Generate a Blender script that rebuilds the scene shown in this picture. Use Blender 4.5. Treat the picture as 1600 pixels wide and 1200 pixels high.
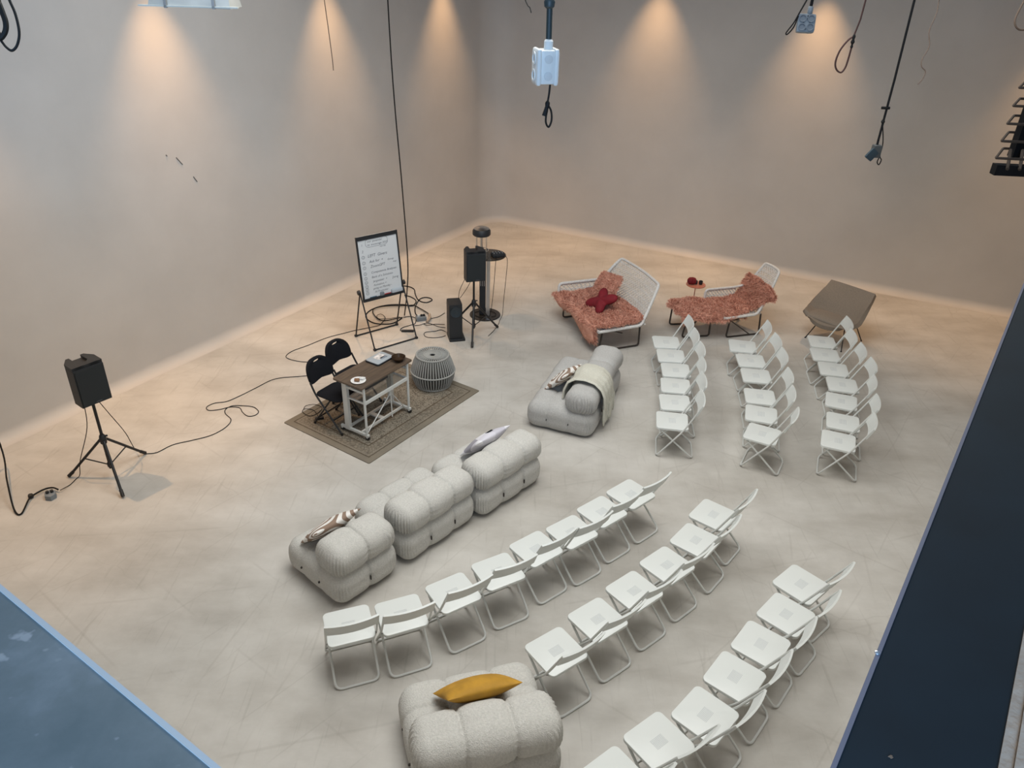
import bpy, math, random
import numpy as np
from mathutils import Vector, Matrix

for o in list(bpy.data.objects): bpy.data.objects.remove(o)
random.seed(7); rng = np.random.default_rng(7)
scene = bpy.context.scene
COL = scene.collection
PI = math.pi
rad = math.radians

# ------------------------------------------------------------------ camera
FPX, PITCH, ROLL, CAMH = 1198.9, 0.5165, 0.0312, 5.382      # focal length in pixels of a 1600 wide frame
_r = Vector((1, 0, 0)); CF = Vector((0, math.cos(PITCH), -math.sin(PITCH))); _u = Vector((0, math.sin(PITCH), math.cos(PITCH)))
CR = _r*math.cos(ROLL) + _u*math.sin(ROLL); CU = -_r*math.sin(ROLL) + _u*math.cos(ROLL)
CPOS = Vector((0, 0, CAMH))
cam = bpy.data.cameras.new('camera'); camo = bpy.data.objects.new('camera', cam); COL.objects.link(camo)
cam.sensor_fit = 'HORIZONTAL'; cam.sensor_width = 36; cam.lens = FPX/1600*36; cam.clip_start = .02; cam.clip_end = 200
camo.matrix_world = Matrix(((CR.x, CU.x, -CF.x, 0), (CR.y, CU.y, -CF.y, 0), (CR.z, CU.z, -CF.z, CAMH), (0, 0, 0, 1)))
scene.camera = camo
def ray(u, v): return CR*((u-800)/FPX) - CU*((v-600)/FPX) + CF
def U(u, v, z=0.0):                      # photo pixel -> point on the horizontal plane at height z
    d = ray(u, v); return CPOS + d*((z-CAMH)/d.z)
def RD(u, v, depth): return CPOS + ray(u, v)*depth

# ------------------------------------------------------------------ light
scene.view_settings.view_transform = 'Standard'; scene.view_settings.look = 'None'
scene.view_settings.gamma = 1; scene.view_settings.use_curve_mapping = False
scene.view_settings.exposure = 0.0
w = bpy.data.worlds.new('world'); scene.world = w; w.use_nodes = True
w.node_tree.nodes['Background'].inputs[0].default_value = (.62, .78, 1, 1); w.node_tree.nodes['Background'].inputs[1].default_value = .35
def area(name, loc, target, sx, sy, power, col):
    l = bpy.data.lights.new(name, 'AREA'); l.shape = 'RECTANGLE'; l.size = sx; l.size_y = sy; l.energy = power; l.color = col
    o = bpy.data.objects.new(name, l); COL.objects.link(o); o.location = loc
    d = Vector(target)-Vector(loc); o.rotation_euler = d.to_track_quat('-Z', 'Y').to_euler(); return o
area('roof_light_offscreen', (0.3, 6.6, 8.75), (0.3, 6.6, 0), 5.8, 6.2, 730, (1.0, .995, .955))
area('gallery_window_offscreen', (-.5, -3.0, 6.1), (-8.5, 3.0, 4.9), 3.4, 1.8, 620, (.42, .66, 1.0))

# ------------------------------------------------------------------ helpers
class MB:
    def __init__(s): s.v = []; s.f = []
    def add(s, vs, fs):
        b = len(s.v); s.v += [tuple(p) for p in vs]; s.f += [tuple(i+b for i in f) for f in fs]; return s
    def box(s, c, d, rz=0, M=None):
        vs = []
        for x in (-.5, .5):
            for y in (-.5, .5):
                for z in (-.5, .5):
                    p = Vector((x*d[0], y*d[1], z*d[2]))
                    if M is not None: p = M @ p
                    elif rz: p = Matrix.Rotation(rz, 3, 'Z') @ p
                    vs.append(p+Vector(c))
        return s.add(vs, [(0,1,3,2),(4,6,7,5),(0,4,5,1),(2,3,7,6),(0,2,6,4),(1,5,7,3)])
    def tube(s, path, r, n=8, closed=False, cap=True):
        P = [Vector(p) for p in path]; k = len(P); R = r if hasattr(r, '__len__') else [r]*k
        T = []
        for i in range(k):
            a = P[(i-1) % k] if (closed or i > 0) else P[i]; b = P[(i+1) % k] if (closed or i < k-1) else P[i]
            t = b-a; T.append(t.normalized() if t.length > 1e-9 else Vector((0,0,1)))
        ref = Vector((0,0,1)) if abs(T[0].z) < .9 else Vector((1,0,0))
        nrm = T[0].cross(ref).normalized(); vs = []
        for i in range(k):
            nrm = (nrm - T[i]*nrm.dot(T[i]))
            nrm = nrm.normalized() if nrm.length > 1e-6 else T[i].orthogonal().normalized()
            bi = T[i].cross(nrm)
            for j in range(n):
                a = 2*PI*j/n; vs.append(P[i]+(nrm*math.cos(a)+bi*math.sin(a))*R[i])
        fs = []
        for i in range(k if closed else k-1):
            for j in range(n):
                a = i*n+j; b = i*n+(j+1) % n; c = ((i+1) % k)*n+(j+1) % n; d = ((i+1) % k)*n+j; fs.append((a, b, c, d))
        if cap and not closed: fs += [tuple(range(n))[::-1], tuple(range((k-1)*n, k*n))]
        return s.add(vs, fs)
    def lathe(s, prof, n=24, c=(0,0,0), M=None):
        vs = []; k = len(prof)
        for (r, z) in prof:
            for j in range(n):
                a = 2*PI*j/n; p = Vector((r*math.cos(a), r*math.sin(a), z))
                if M is not None: p = M @ p
                vs.append(p+Vector(c))
        fs = [(i*n+j, i*n+(j+1) % n, (i+1)*n+(j+1) % n, (i+1)*n+j) for i in range(k-1) for j in range(n)]
        if prof[0][0] > 1e-6: fs.append(tuple(range(n))[::-1])
        if prof[-1][0] > 1e-6: fs.append(tuple(range((k-1)*n, k*n)))
        return s.add(vs, fs)
    def prism(s, poly, z0, z1, bev=0.0, inset=None):
        k = len(poly); c = Vector((sum(p[0] for p in poly)/k, sum(p[1] for p in poly)/k))
        def ins(p, d):
            q = Vector(p[:2])-c; L = q.length; q *= max(0, (L-d))/L; return q+c
        rings = [(0, z0), (0, z1-bev), (bev*.35, z1-bev*.25), (bev, z1)] if bev else [(0, z0), (0, z1)]
        vs = []
        for d, z in rings:
            for p in poly: q = ins(p, d); vs.append((q.x, q.y, z))
        m = len(rings)
        fs = [(i*k+j, i*k+(j+1) % k, (i+1)*k+(j+1) % k, (i+1)*k+j) for i in range(m-1) for j in range(k)]
        fs += [tuple(range(k))[::-1], tuple(range((m-1)*k, m*k))]
        return s.add(vs, fs)
    def surf(s, fn, nu, nv, thick=0.0):      # open grid surface, or a sheet with thickness
        P = [[Vector(fn(i/nu, j/nv)) for j in range(nv+1)] for i in range(nu+1)]
        def nor(i, j):
            a = P[min(i+1, nu)][j]-P[max(i-1, 0)][j]; b = P[i][min(j+1, nv)]-P[i][max(j-1, 0)]
            n = a.cross(b); return n.normalized() if n.length > 1e-9 else Vector((0,0,1))
        w = nv+1
        if not thick:
            return s.add([P[i][j] for i in range(nu+1) for j in range(w)], [(i*w+j, (i+1)*w+j, (i+1)*w+j+1, i*w+j+1) for i in range(nu) for j in range(nv)])
        vs = [P[i][j]+nor(i, j)*thick/2 for i in range(nu+1) for j in range(w)]+[P[i][j]-nor(i, j)*thick/2 for i in range(nu+1) for j in range(w)]
        o = (nu+1)*w
        fs = [(i*w+j, (i+1)*w+j, (i+1)*w+j+1, i*w+j+1) for i in range(nu) for j in range(nv)]
        fs += [(o+i*w+j+1, o+(i+1)*w+j+1, o+(i+1)*w+j, o+i*w+j) for i in range(nu) for j in range(nv)]
        edge = [(i, 0) for i in range(nu)]+[(nu, j) for j in range(nv)]+[(i, nv) for i in range(nu, 0, -1)]+[(0, j) for j in range(nv, 0, -1)]
        idx = [i*w+j for i, j in edge]
        for a, b in zip(idx, idx[1:]+idx[:1]): fs.append((a, o+a, o+b, b))
        return s.add(vs, fs)
    def np(s, V, F):
        b = len(s.v); s.v += V.tolist(); s.f += (np.asarray(F)+b).tolist(); return s

def link(o, parent=None):
    COL.objects.link(o)
    if parent: o.parent = parent
    return o
def obj(name, mb, m, parent=None, smooth=True, ang=38):
    me = bpy.data.meshes.new(name); me.from_pydata(mb.v, [], mb.f); me.update()
    if smooth:
        me.polygons.foreach_set('use_smooth', [True]*len(me.polygons)); me.set_sharp_from_angle(angle=rad(ang))
    me.materials.append(m)
    return link(bpy.data.objects.new(name, me), parent)
def tag(o, label, cat, group=None):
    o['label'] = label; o['category'] = cat
    if group: o['group'] = group
    return o
def thing(name, label, cat, loc=(0,0,0), rz=0, group=None):
    o = bpy.data.objects.new(name, None); o.empty_display_size = .1; COL.objects.link(o)
    o.location = loc; o.rotation_euler = (0, 0, rz); return tag(o, label, cat, group)
def dup(root, loc, rz, label, group=None):
    def cp(o, par):
        c = o.copy(); COL.objects.link(c); c.parent = par
        for ch in kids[o.name]: cp(ch, c)
        return c
    kids = {}
    def coll(o):
        kids[o.name] = list(o.children)
        for ch in o.children: coll(ch)
    coll(root)
    r = cp(root, None); r.location = loc; r.rotation_euler = (0, 0, rz); r['label'] = label
    if group: r['group'] = group
    return r
def struct(name, mb, m, smooth=False, parent=None):
    o = obj(name, mb, m, parent, smooth); o['kind'] = 'structure'; return o

def fillet(P, r, n=5, closed=False):
    P = [Vector(p) for p in P]; out = []; k = len(P)
    for i in range(k):
        if not closed and i in (0, k-1): out.append(P[i]); continue
        a, b, c = P[(i-1) % k], P[i], P[(i+1) % k]
        u = (a-b); v = (c-b); rr = min(r, u.length*.48, v.length*.48); A = b+u.normalized()*rr; C = b+v.normalized()*rr
        for t in range(n+1):
            t /= n; out.append(A*(1-t)**2+b*2*t*(1-t)+C*t*t)
    return out
def smoothpath(P, n=6):
    P = [Vector(p) for p in P]; Q = [P[0]*2-P[1]]+P+[P[-1]*2-P[-2]]; out = []
    for i in range(1, len(Q)-2):
        for k in range(n):
            t = k/n; a, b, c, d = Q[i-1], Q[i], Q[i+1], Q[i+2]
            out.append(.5*((2*b)+(c-a)*t+(2*a-5*b+4*c-d)*t*t+(-a+3*b-3*c+d)*t**3))
    return out+[P[-1]]
def rrect(hx, hy, r, n=5):
    out = []
    for cx, cy, a0 in ((hx-r, hy-r, 0), (-hx+r, hy-r, 90), (-hx+r, -hy+r, 180), (hx-r, -hy+r, 270)):
        for i in range(n+1):
            a = rad(a0+90*i/n); out.append((cx+r*math.cos(a), cy+r*math.sin(a)))
    return out
def rbox(h, r, n=(8,8,8), disp=None, c=(0,0,0)):
    """rounded box, half sizes h, edge radius r (a number or per-axis triple), grid n; disp(P, N) -> offset along N"""
    h = np.array(h, float); R = np.minimum(np.full(3, r) if np.isscalar(r) else np.array(r, float), h*.999); V = []; F = []; b = 0
    for ax in range(3):
        a1, a2 = (ax+1) % 3, (ax+2) % 3
        for sg in (-1, 1):
            g1 = -np.cos(np.linspace(0, PI, n[a1]+1))*.35+np.linspace(-1, 1, n[a1]+1)*.65; g2 = -np.cos(np.linspace(0, PI, n[a2]+1))*.35+np.linspace(-1, 1, n[a2]+1)*.65
            A, B = np.meshgrid(g1, g2, indexing='ij'); p = np.zeros((A.size, 3)); p[:, ax] = sg; p[:, a1] = A.ravel(); p[:, a2] = B.ravel(); V.append(p*h)
            m = n[a2]+1; i, j = np.meshgrid(np.arange(n[a1]), np.arange(n[a2]), indexing='ij'); q = (i*m+j).ravel()
            f = np.stack([q, q+m, q+m+1, q+1], 1); F.append((f if sg > 0 else f[:, ::-1])+b); b += len(p)
    V = np.concatenate(V); F = np.concatenate(F)
    inn = np.clip(V, -(h-R), h-R); D = (V-inn)/R; L = np.linalg.norm(D, axis=1, keepdims=True); D = D/np.maximum(L, 1e-9)
    P = inn+D*R; N = D/R; N /= np.linalg.norm(N, axis=1, keepdims=True)
    _, first, inv = np.unique(np.round(V, 6), axis=0, return_index=True, return_inverse=True); inv = inv.ravel()
    P = P[first]; N = N[first]; F = inv[F]
    if disp is not None: P = P+N*disp(P, N)[:, None]
    return P+np.array(c), F
def RB(mb, h, r, n=(8,8,8), disp=None, c=(0,0,0), M=None):
    P, F = rbox(h, r, n, disp)
    if M is not None: P = P @ np.array(M.to_3x3()).T
    return mb.np(P+np.array(c), F)

# ------------------------------------------------------------------ materials
MATS = {}
class NT:
    def __init__(s, m): s.t = m.node_tree; s.l = s.t.links
    def n(s, ty, _props=None, **ins):
        nd = s.t.nodes.new(ty)
        for k, v in (_props or {}).items(): setattr(nd, k, v)
        for k, v in ins.items():
            key = k.replace('_', ' ')
            sock = nd.inputs[int(k[1:])] if (k[0] == 'i' and k[1:].isdigit()) else nd.inputs[key]
            if isinstance(v, bpy.types.NodeSocket): s.l.new(v, sock)
            else: sock.default_value = v
        return nd
    def ramp(s, fac, stops):
        nd = s.t.nodes.new('ShaderNodeValToRGB'); e = nd.color_ramp.elements
        while len(e) < len(stops): e.new(.5)
        for el, (p, c) in zip(e, stops): el.position = p; el.color = (*c, 1) if len(c) == 3 else c
        s.l.new(fac, nd.inputs[0]); return nd.outputs[0]
    def mix(s, fac, a, b, mode='MIX'):
        nd = s.t.nodes.new('ShaderNodeMix'); nd.data_type = 'RGBA'; nd.blend_type = mode
        for sk, v in ((nd.inputs[0], fac), (nd.inputs[6], a), (nd.inputs[7], b)):
            if isinstance(v, bpy.types.NodeSocket): s.l.new(v, sk)
            else: sk.default_value = v if not isinstance(v, tuple) or len(v) == 4 else (*v, 1)
        return nd.outputs[2]
    def math(s, op, a, b=0.0):
        nd = s.t.nodes.new('ShaderNodeMath'); nd.operation = op
        for sk, v in ((nd.inputs[0], a), (nd.inputs[1], b)):
            if isinstance(v, bpy.types.NodeSocket): s.l.new(v, sk)
            else: sk.default_value = v
        return nd.outputs[0]
def mat(name, col=(.5,.5,.5), rough=.5, metal=0.0, var=0.0, scale=8.0, bump=0.0, bscale=60.0, coat=0.0, trans=0.0, spec=.5):
    if name in MATS: return MATS[name]
    m = bpy.data.materials.new(name); m.use_nodes = True; MATS[name] = m; N = NT(m); b = m.node_tree.nodes['Principled BSDF']
    b.inputs['Base Color'].default_value = (*col, 1); b.inputs['Roughness'].default_value = rough; b.inputs['Metallic'].default_value = metal
    b.inputs['Specular IOR Level'].default_value = spec
    if trans: b.inputs['Transmission Weight'].default_value = trans
    if coat: b.inputs['Coat Weight'].default_value = coat
    tc = N.n('ShaderNodeTexCoord').outputs['Object']
    if var:
        nz = N.n('ShaderNodeTexNoise', Vector=tc, Scale=scale, Detail=4.0)
        c2 = tuple(min(1, c*(1+var)) for c in col); c1 = tuple(c*(1-var) for c in col)
        N.l.new(N.ramp(nz.outputs[0], [(.3, c1), (.7, c2)]), b.inputs['Base Color'])
    if bump:
        nz = N.n('ShaderNodeTexNoise', Vector=tc, Scale=bscale, Detail=3.0)
        bp = N.n('ShaderNodeBump', Strength=bump, Distance=.01, Height=nz.outputs[0]); N.l.new(bp.outputs[0], b.inputs['Normal'])
    return m
def bsdf(m): return m.node_tree.nodes['Principled BSDF']

def floor_mat():
    m = mat('polished_concrete', (.6,.57,.52), .42); N = NT(m); b = bsdf(m)
    tc = N.n('ShaderNodeTexCoord').outputs['Object']
    mp = N.n('ShaderNodeMapping', Vector=tc, Rotation=(0,0,rad(35)), Scale=(1,2.6,1))
    n1 = N.n('ShaderNodeTexNoise', Vector=mp.outputs[0], Scale=.55, Detail=7.0, Roughness=.62)
    n2 = N.n('ShaderNodeTexNoise', Vector=tc, Scale=2.3, Detail=8.0, Roughness=.65)
    c = N.ramp(n1.outputs[0], [(.28, (.415,.385,.343)), (.5, (.515,.49,.447)), (.72, (.605,.58,.538))])
    c2 = N.ramp(n2.outputs[0], [(.3, (.84,.83,.82)), (.6, (1,1,1))])
    c = N.mix(.8, c, c2, 'MULTIPLY')
    # fine scratches and hairline cracks
    ds = N.n('ShaderNodeTexNoise', Vector=tc, Scale=1.2, Detail=3.0)
    dv = N.mix(.35, tc, ds.outputs[1])
    vo = N.n('ShaderNodeTexVoronoi', {'feature': 'DISTANCE_TO_EDGE'}, Vector=dv, Scale=1.1)
    ln = N.ramp(vo.outputs['Distance'], [(0, (.72,.70,.68)), (.006, (1,1,1))])
    mk = N.n('ShaderNodeTexNoise', Vector=tc, Scale=.9, Detail=2.0)
    mkf = N.ramp(mk.outputs[0], [(.48, (0,0,0)), (.62, (1,1,1))])
    c = N.mix(mkf, c, N.mix(.4, c, ln, 'MULTIPLY'))
    mp2 = N.n('ShaderNodeMapping', Vector=tc, Rotation=(0,0,rad(-28)), Scale=(14,.8,1))
    sc = N.n('ShaderNodeTexNoise', Vector=mp2.outputs[0], Scale=2.0, Detail=5.0)
    c = N.mix(.5, c, N.ramp(sc.outputs[0], [(.30, (.80,.79,.78)), (.40, (1,1,1))]), 'MULTIPLY')
    for rz_, sc_, se in ((12, .45, 3.0), (-52, .38, 9.0), (75, .33, 17.0), (40, .6, 29.0)):
        mp3 = N.n('ShaderNodeMapping', Vector=tc, Rotation=(0,0,rad(rz_)), Location=(se,se*.7,0))
        wv3 = N.n('ShaderNodeTexWave', {'wave_type': 'BANDS', 'bands_direction': 'X'}, Vector=mp3.outputs[0], Scale=sc_, Distortion=5.0, Detail=1.5, Detail_Scale=.35)
        thin = N.ramp(wv3.outputs[0], [(.9982, (0,0,0)), (.9997, (1,1,1))])
        mk3 = N.n('ShaderNodeTexNoise', Vector=mp3.outputs[0], Scale=1.1, Detail=2.0)
        f3 = N.math('MULTIPLY', N.math('MULTIPLY', thin, N.ramp(mk3.outputs[0], [(.48, (0,0,0)), (.58, (1,1,1))])), .16)
        c = N.mix(f3, c, (.25,.22,.19))
    N.l.new(c, b.inputs['Base Color'])
    N.l.new(N.ramp(n2.outputs[0], [(.2, (.30,)*3), (.8, (.50,)*3)]), b.inputs['Roughness'])
    bp = N.n('ShaderNodeBump', Strength=.12, Distance=.01, Height=n2.outputs[0]); N.l.new(bp.outputs[0], b.inputs['Normal'])
    return m
def wall_mat():
    m = mat('painted_plaster', (.52,.49,.455), .62); N = NT(m); b = bsdf(m)
    tc = N.n('ShaderNodeTexCoord').outputs['Object']
    n1 = N.n('ShaderNodeTexNoise', Vector=tc, Scale=.8, Detail=6.0, Roughness=.6)
    N.l.new(N.ramp(n1.outputs[0], [(.3, (.49,.462,.43)), (.7, (.55,.52,.485))]), b.inputs['Base Color'])
    n2 = N.n('ShaderNodeTexNoise', Vector=tc, Scale=14.0, Detail=5.0)
    bp = N.n('ShaderNodeBump', Strength=.06, Distance=.01, Height=n2.outputs[0]); N.l.new(bp.outputs[0], b.inputs['Normal'])
    return m
def boucle(name, col):
    m = mat(name, col, .95, spec=.15); N = NT(m); b = bsdf(m)
    tc = N.n('ShaderNodeTexCoord').outputs['Object']
    v = N.n('ShaderNodeTexVoronoi', Vector=tc, Scale=140.0); n1 = N.n('ShaderNodeTexNoise', Vector=tc, Scale=70.0, Detail=4.0)
    h = N.math('ADD', v.outputs[0], n1.outputs[0])
    N.l.new(N.ramp(n1.outputs[0], [(.3, tuple(c*.86 for c in col)), (.7, tuple(min(1, c*1.06) for c in col))]), b.inputs['Base Color'])
    bp = N.n('ShaderNodeBump', Strength=.5, Distance=.008, Height=h); N.l.new(bp.outputs[0], b.inputs['Normal'])
    return m
def wood_mat():
    m = mat('dark_walnut', (.09,.06,.04), .45); N = NT(m); b = bsdf(m)
    tc = N.n('ShaderNodeTexCoord').outputs['Object']
    mp = N.n('ShaderNodeMapping', Vector=tc, Scale=(2,22,22)); n = N.n('ShaderNodeTexNoise', Vector=mp.outputs[0], Scale=2.2, Detail=6.0)
    N.l.new(N.ramp(n.outputs[0], [(.3, (.062,.043,.030)), (.5, (.098,.068,.046)), (.75, (.135,.093,.060))]), b.inputs['Base Color'])
    return m
def galv_mat():
    m = mat('galvanised_steel', (.34,.42,.47), .45, .55); N = NT(m); b = bsdf(m)
    tc = N.n('ShaderNodeTexCoord').outputs['Object']
    n = N.n('ShaderNodeTexNoise', Vector=tc, Scale=5.0, Detail=6.0, Roughness=.6); n2 = N.n('ShaderNodeTexNoise', Vector=tc, Scale=26.0, Detail=3.0)
    c = N.ramp(n.outputs[0], [(.36, (.13,.165,.175)), (.52, (.18,.215,.225)), (.66, (.26,.30,.32))])
    c = N.mix(N.ramp(n2.outputs[0], [(.66, (0,0,0)), (.72, (1,1,1))]), c, (.36,.39,.41))
    N.l.new(c, b.inputs['Base Color']); N.l.new(N.ramp(n.outputs[0], [(.3, (.55,)*3), (.7, (.35,)*3)]), b.inputs['Roughness'])
    return m
def stripe_mat():
    m = mat('brown_arc_print', (.9,.87,.83), .85); N = NT(m); b = bsdf(m)
    tc = N.n('ShaderNodeTexCoord').outputs['Object']
    mp = N.n('ShaderNodeMapping', Vector=tc, Location=(-.10,.02,0))
    wv = N.n('ShaderNodeTexWave', {'wave_type': 'RINGS', 'rings_direction': 'Z'}, Vector=mp.outputs[0], Scale=4.6, Distortion=.6)
    N.l.new(N.ramp(wv.outputs[0], [(.44, (.27,.185,.135)), (.5, (.80,.77,.73))]), b.inputs['Base Color']); return m
def rug_mat(hx, hy):
    m = mat('worn_persian_wool', (.3,.27,.22), .98, spec=.1); N = NT(m); b = bsdf(m)
    tc = N.n('ShaderNodeTexCoord').outputs['Object']; sp = N.n('ShaderNodeSeparateXYZ', Vector=tc)
    dx = N.math('SUBTRACT', hx, N.math('ABSOLUTE', sp.outputs[0])); dy = N.math('SUBTRACT', hy, N.math('ABSOLUTE', sp.outputs[1]))
    d = N.math('MINIMUM', dx, dy)
    v1 = N.n('ShaderNodeTexVoronoi', {'feature': 'SMOOTH_F1'}, Vector=tc, Scale=34.0); v2 = N.n('ShaderNodeTexVoronoi', {'feature': 'DISTANCE_TO_EDGE'}, Vector=tc, Scale=23.0)
    n1 = N.n('ShaderNodeTexNoise', Vector=tc, Scale=46.0, Detail=5.0, Roughness=.7); n0 = N.n('ShaderNodeTexNoise', Vector=tc, Scale=3.0, Detail=3.0)
    orn = N.math('ADD', N.math('MULTIPLY', v1.outputs[0], 1.1), N.math('MULTIPLY', n1.outputs[0], .55))
    field = N.ramp(orn, [(.38, (.075,.062,.048)), (.55, (.155,.133,.105)), (.75, (.25,.222,.178)), (.95, (.12,.102,.08))])
    bord = N.ramp(N.math('ADD', N.math('MULTIPLY', v2.outputs['Distance'], 1.4), N.math('MULTIPLY', n1.outputs[0], .7)), [(.3, (.11,.092,.072)), (.45, (.17,.147,.115)), (.7, (.22,.192,.152))])
    c = N.mix(N.math('LESS_THAN', d, .26), field, bord)
    for lo, hi, col in ((.255, .275, (.10,.078,.056)), (.085, .10, (.10,.08,.058)), (.105, .125, (.215,.188,.15)), (0, .08, (.20,.175,.138))):
        band = N.math('MULTIPLY', N.math('GREATER_THAN', d, lo), N.math('LESS_THAN', d, hi)); c = N.mix(band, c, col)
    c = N.mix(.6, c, N.ramp(n0.outputs[0], [(.3, (.75,.75,.75)), (.7, (1.15,1.12,1.08))]), 'MULTIPLY')
    N.l.new(c, b.inputs['Base Color'])
    bp = N.n('ShaderNodeBump', Strength=.4, Distance=.005, Height=n1.outputs[0]); N.l.new(bp.outputs[0], b.inputs['Normal']); return m
def fur_mat(name, c1, c2):
    m = mat(name, c1, .9, spec=.2); N = NT(m); b = bsdf(m)
    tc = N.n('ShaderNodeTexCoord').outputs['Object']; n = N.n('ShaderNodeTexNoise', Vector=tc, Scale=9.0, Detail=5.0, Roughness=.7)
    N.l.new(N.ramp(n.outputs[0], [(.32, c1), (.68, c2)]), b.inputs['Base Color']); return m
def penguin_mat():
    m = mat('grey_patch_print', (.5,.48,.52), .85); N = NT(m); b = bsdf(m)
    tc = N.n('ShaderNodeTexCoord').outputs['Object']
    v = N.n('ShaderNodeTexVoronoi', Vector=tc, Scale=5.2)
    sp = N.n('ShaderNodeSeparateColor', Color=v.outputs['Color'])
    N.l.new(N.ramp(sp.outputs[0], [(0, (.30,.29,.33)), (.35, (.62,.60,.66)), (.7, (.80,.79,.82))]), b.inputs['Base Color']); m.node_tree.nodes[-1]
    return m

FLOORM = floor_mat(); WALLM = wall_mat()
WHITE = mat('white_powder_coat', (.62,.63,.605), .38); WHITEP = mat('white_plastic', (.68,.70,.675), .42)
SLOT = mat('grey_slot', (.55,.57,.57), .7); BLACK = mat('black_plastic', (.012,.014,.017), .5, bump=.15, bscale=200)
BLACKM = mat('black_metal', (.013,.014,.016), .42, .2); BLACKF = mat('black_fabric', (.008,.009,.012), .95, bump=.4, bscale=240, spec=.2)
RUBBER = mat('black_rubber', (.014,.013,.012), .6); CHROME = mat('chrome', (.75,.73,.70), .22, 1.0); GREYM = mat('grey_metal', (.35,.34,.33), .4, .7)
TUBE = mat('brown_grey_tube', (.055,.046,.040), .45, .4); WOVEN = mat('white_woven_cord', (.66,.64,.61), .8, var=.12, scale=40)
SOFA = boucle('cream_boucle', (.60,.585,.545)); SOFAG = boucle('grey_boucle', (.50,.49,.47)); WALNUT = wood_mat()
PINKFUR = fur_mat('pink_sheepskin', (.50,.215,.145), (.74,.405,.30)); RED = mat('crimson_velvet', (.17,.003,.010), .8, var=.2, scale=12)
MUSTARD = mat('mustard_velvet', (.45,.235,.020), .75, var=.18, scale=9, bump=.2, bscale=30); TAUPE = mat('taupe_wool', (.24,.20,.16), .95, var=.08, scale=60, bump=.35, bscale=180)
CREAM = mat('cream_knit', (.60,.585,.50), .95, var=.1, scale=70, bump=.5, bscale=150)
ROPE = mat('grey_rope', (.33,.33,.31), .85, bump=.5, bscale=220); DARKIN = mat('dark_core', (.05,.042,.035), .9)
GLASS = mat('smoked_glass', (.10,.085,.07), .08, trans=.75); CLEAR = mat('clear_acrylic', (.75,.77,.76), .05, trans=.9)
PAPER = mat('white_board_sheet', (.62,.64,.65), .35); INK = mat('black_ink', (.10,.11,.13), .8); SOCKET = mat('white_socket_plastic', (.60,.62,.61), .45)
GREYBOX = mat('grey_socket_plastic', (.17,.195,.215), .45); BLUEP = mat('blue_socket', (.010,.030,.043), .5); PINKT = mat('pink_lacquer', (.46,.165,.11), .35)
BRONZE = mat('bronze_bowl', (.075,.045,.025), .3, .6); PORC = mat('porcelain', (.75,.74,.72), .25); NAVY = mat('navy_paint', (.0042,.0115,.0170), .75, var=.25, scale=5, spec=.3)
EDGE = mat('worn_steel_edge', (.15,.15,.19), .5, .2); BEIGE = mat('beige_plaster', (.36,.285,.22), .9, var=.12, scale=30, bump=.4, bscale=50)
CEILM = mat('ceiling_paint', (.16,.155,.15), .8); BROWNW = mat('brown_wire', (.045,.033,.025), .6, spec=.2); BLACKD = mat('matt_black_steel', (.004,.004,.005), .7, spec=.15); CORD = mat('black_cord', (.006,.006,.006), .65, spec=.25); TAN = mat('tan_cord', (.10,.065,.045), .7)

# ------------------------------------------------------------------ the room
COVE, CORN, CEIL = .15, .6, 7.2
_a, _b = U(151, 605, .16), U(775, 326, .16); DL = Vector((_b.x-_a.x, _b.y-_a.y, 0)).normalized(); NL = Vector((-DL.y, DL.x, 0)); OL = _a.dot(NL)     # along the left wall, and outwards through it
_c, _d = U(800, 336, .16), U(1530, 470, .16); DR = Vector((_d.x-_c.x, _d.y-_c.y, 0)).normalized(); NR = Vector((-DR.y, DR.x, 0)); OR_ = _c.dot(NR)  # along the far wall, and outwards
_det = NL.x*NR.y-NL.y*NR.x
CNR = Vector(((OL*NR.y-OR_*NL.y)/_det, (NL.x*OR_-NR.x*OL)/_det, 0))
def inter(p, d, n, off):                   # line p+t d with vertical plane n.x = off
    return p+d*((off-p.dot(n))/d.dot(n))
ZP = 4.6                                   # top of the gallery parapet the photo looks over
a = U(0, 913, ZP); b = U(345, 1200, ZP); eL = (a-b).normalized()
c = U(1600, 440, ZP); d = U(1297, 1200, ZP); eR = (c-d).normalized()
s1 = (d-b); den = eL.x*(-eR.y)+eR.x*eL.y
t = (s1.x*(-eR.y)+eR.x*s1.y)/den; PC = b+eL*t                                      # parapet corner
PL = inter(PC, eL, NL, OL); PR = inter(PC, eR, NR, OR_)
flat = lambda p, z=0.0: Vector((p.x, p.y, z))
# floor: one slab under the whole hall
fp = [flat(CNR+NL*.3+NR*.3), flat(PR+eR*.4), flat(PC-eL*.3-eR*.3), flat(PL+eL*.4+NL*.3)]
struct('floor', MB().add([p for p in fp]+[p-Vector((0,0,.12)) for p in fp], [(0,3,2,1),(4,5,6,7),(0,1,5,4),(1,2,6,5),(2,3,7,6),(3,0,4,7)]), FLOORM)
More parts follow.
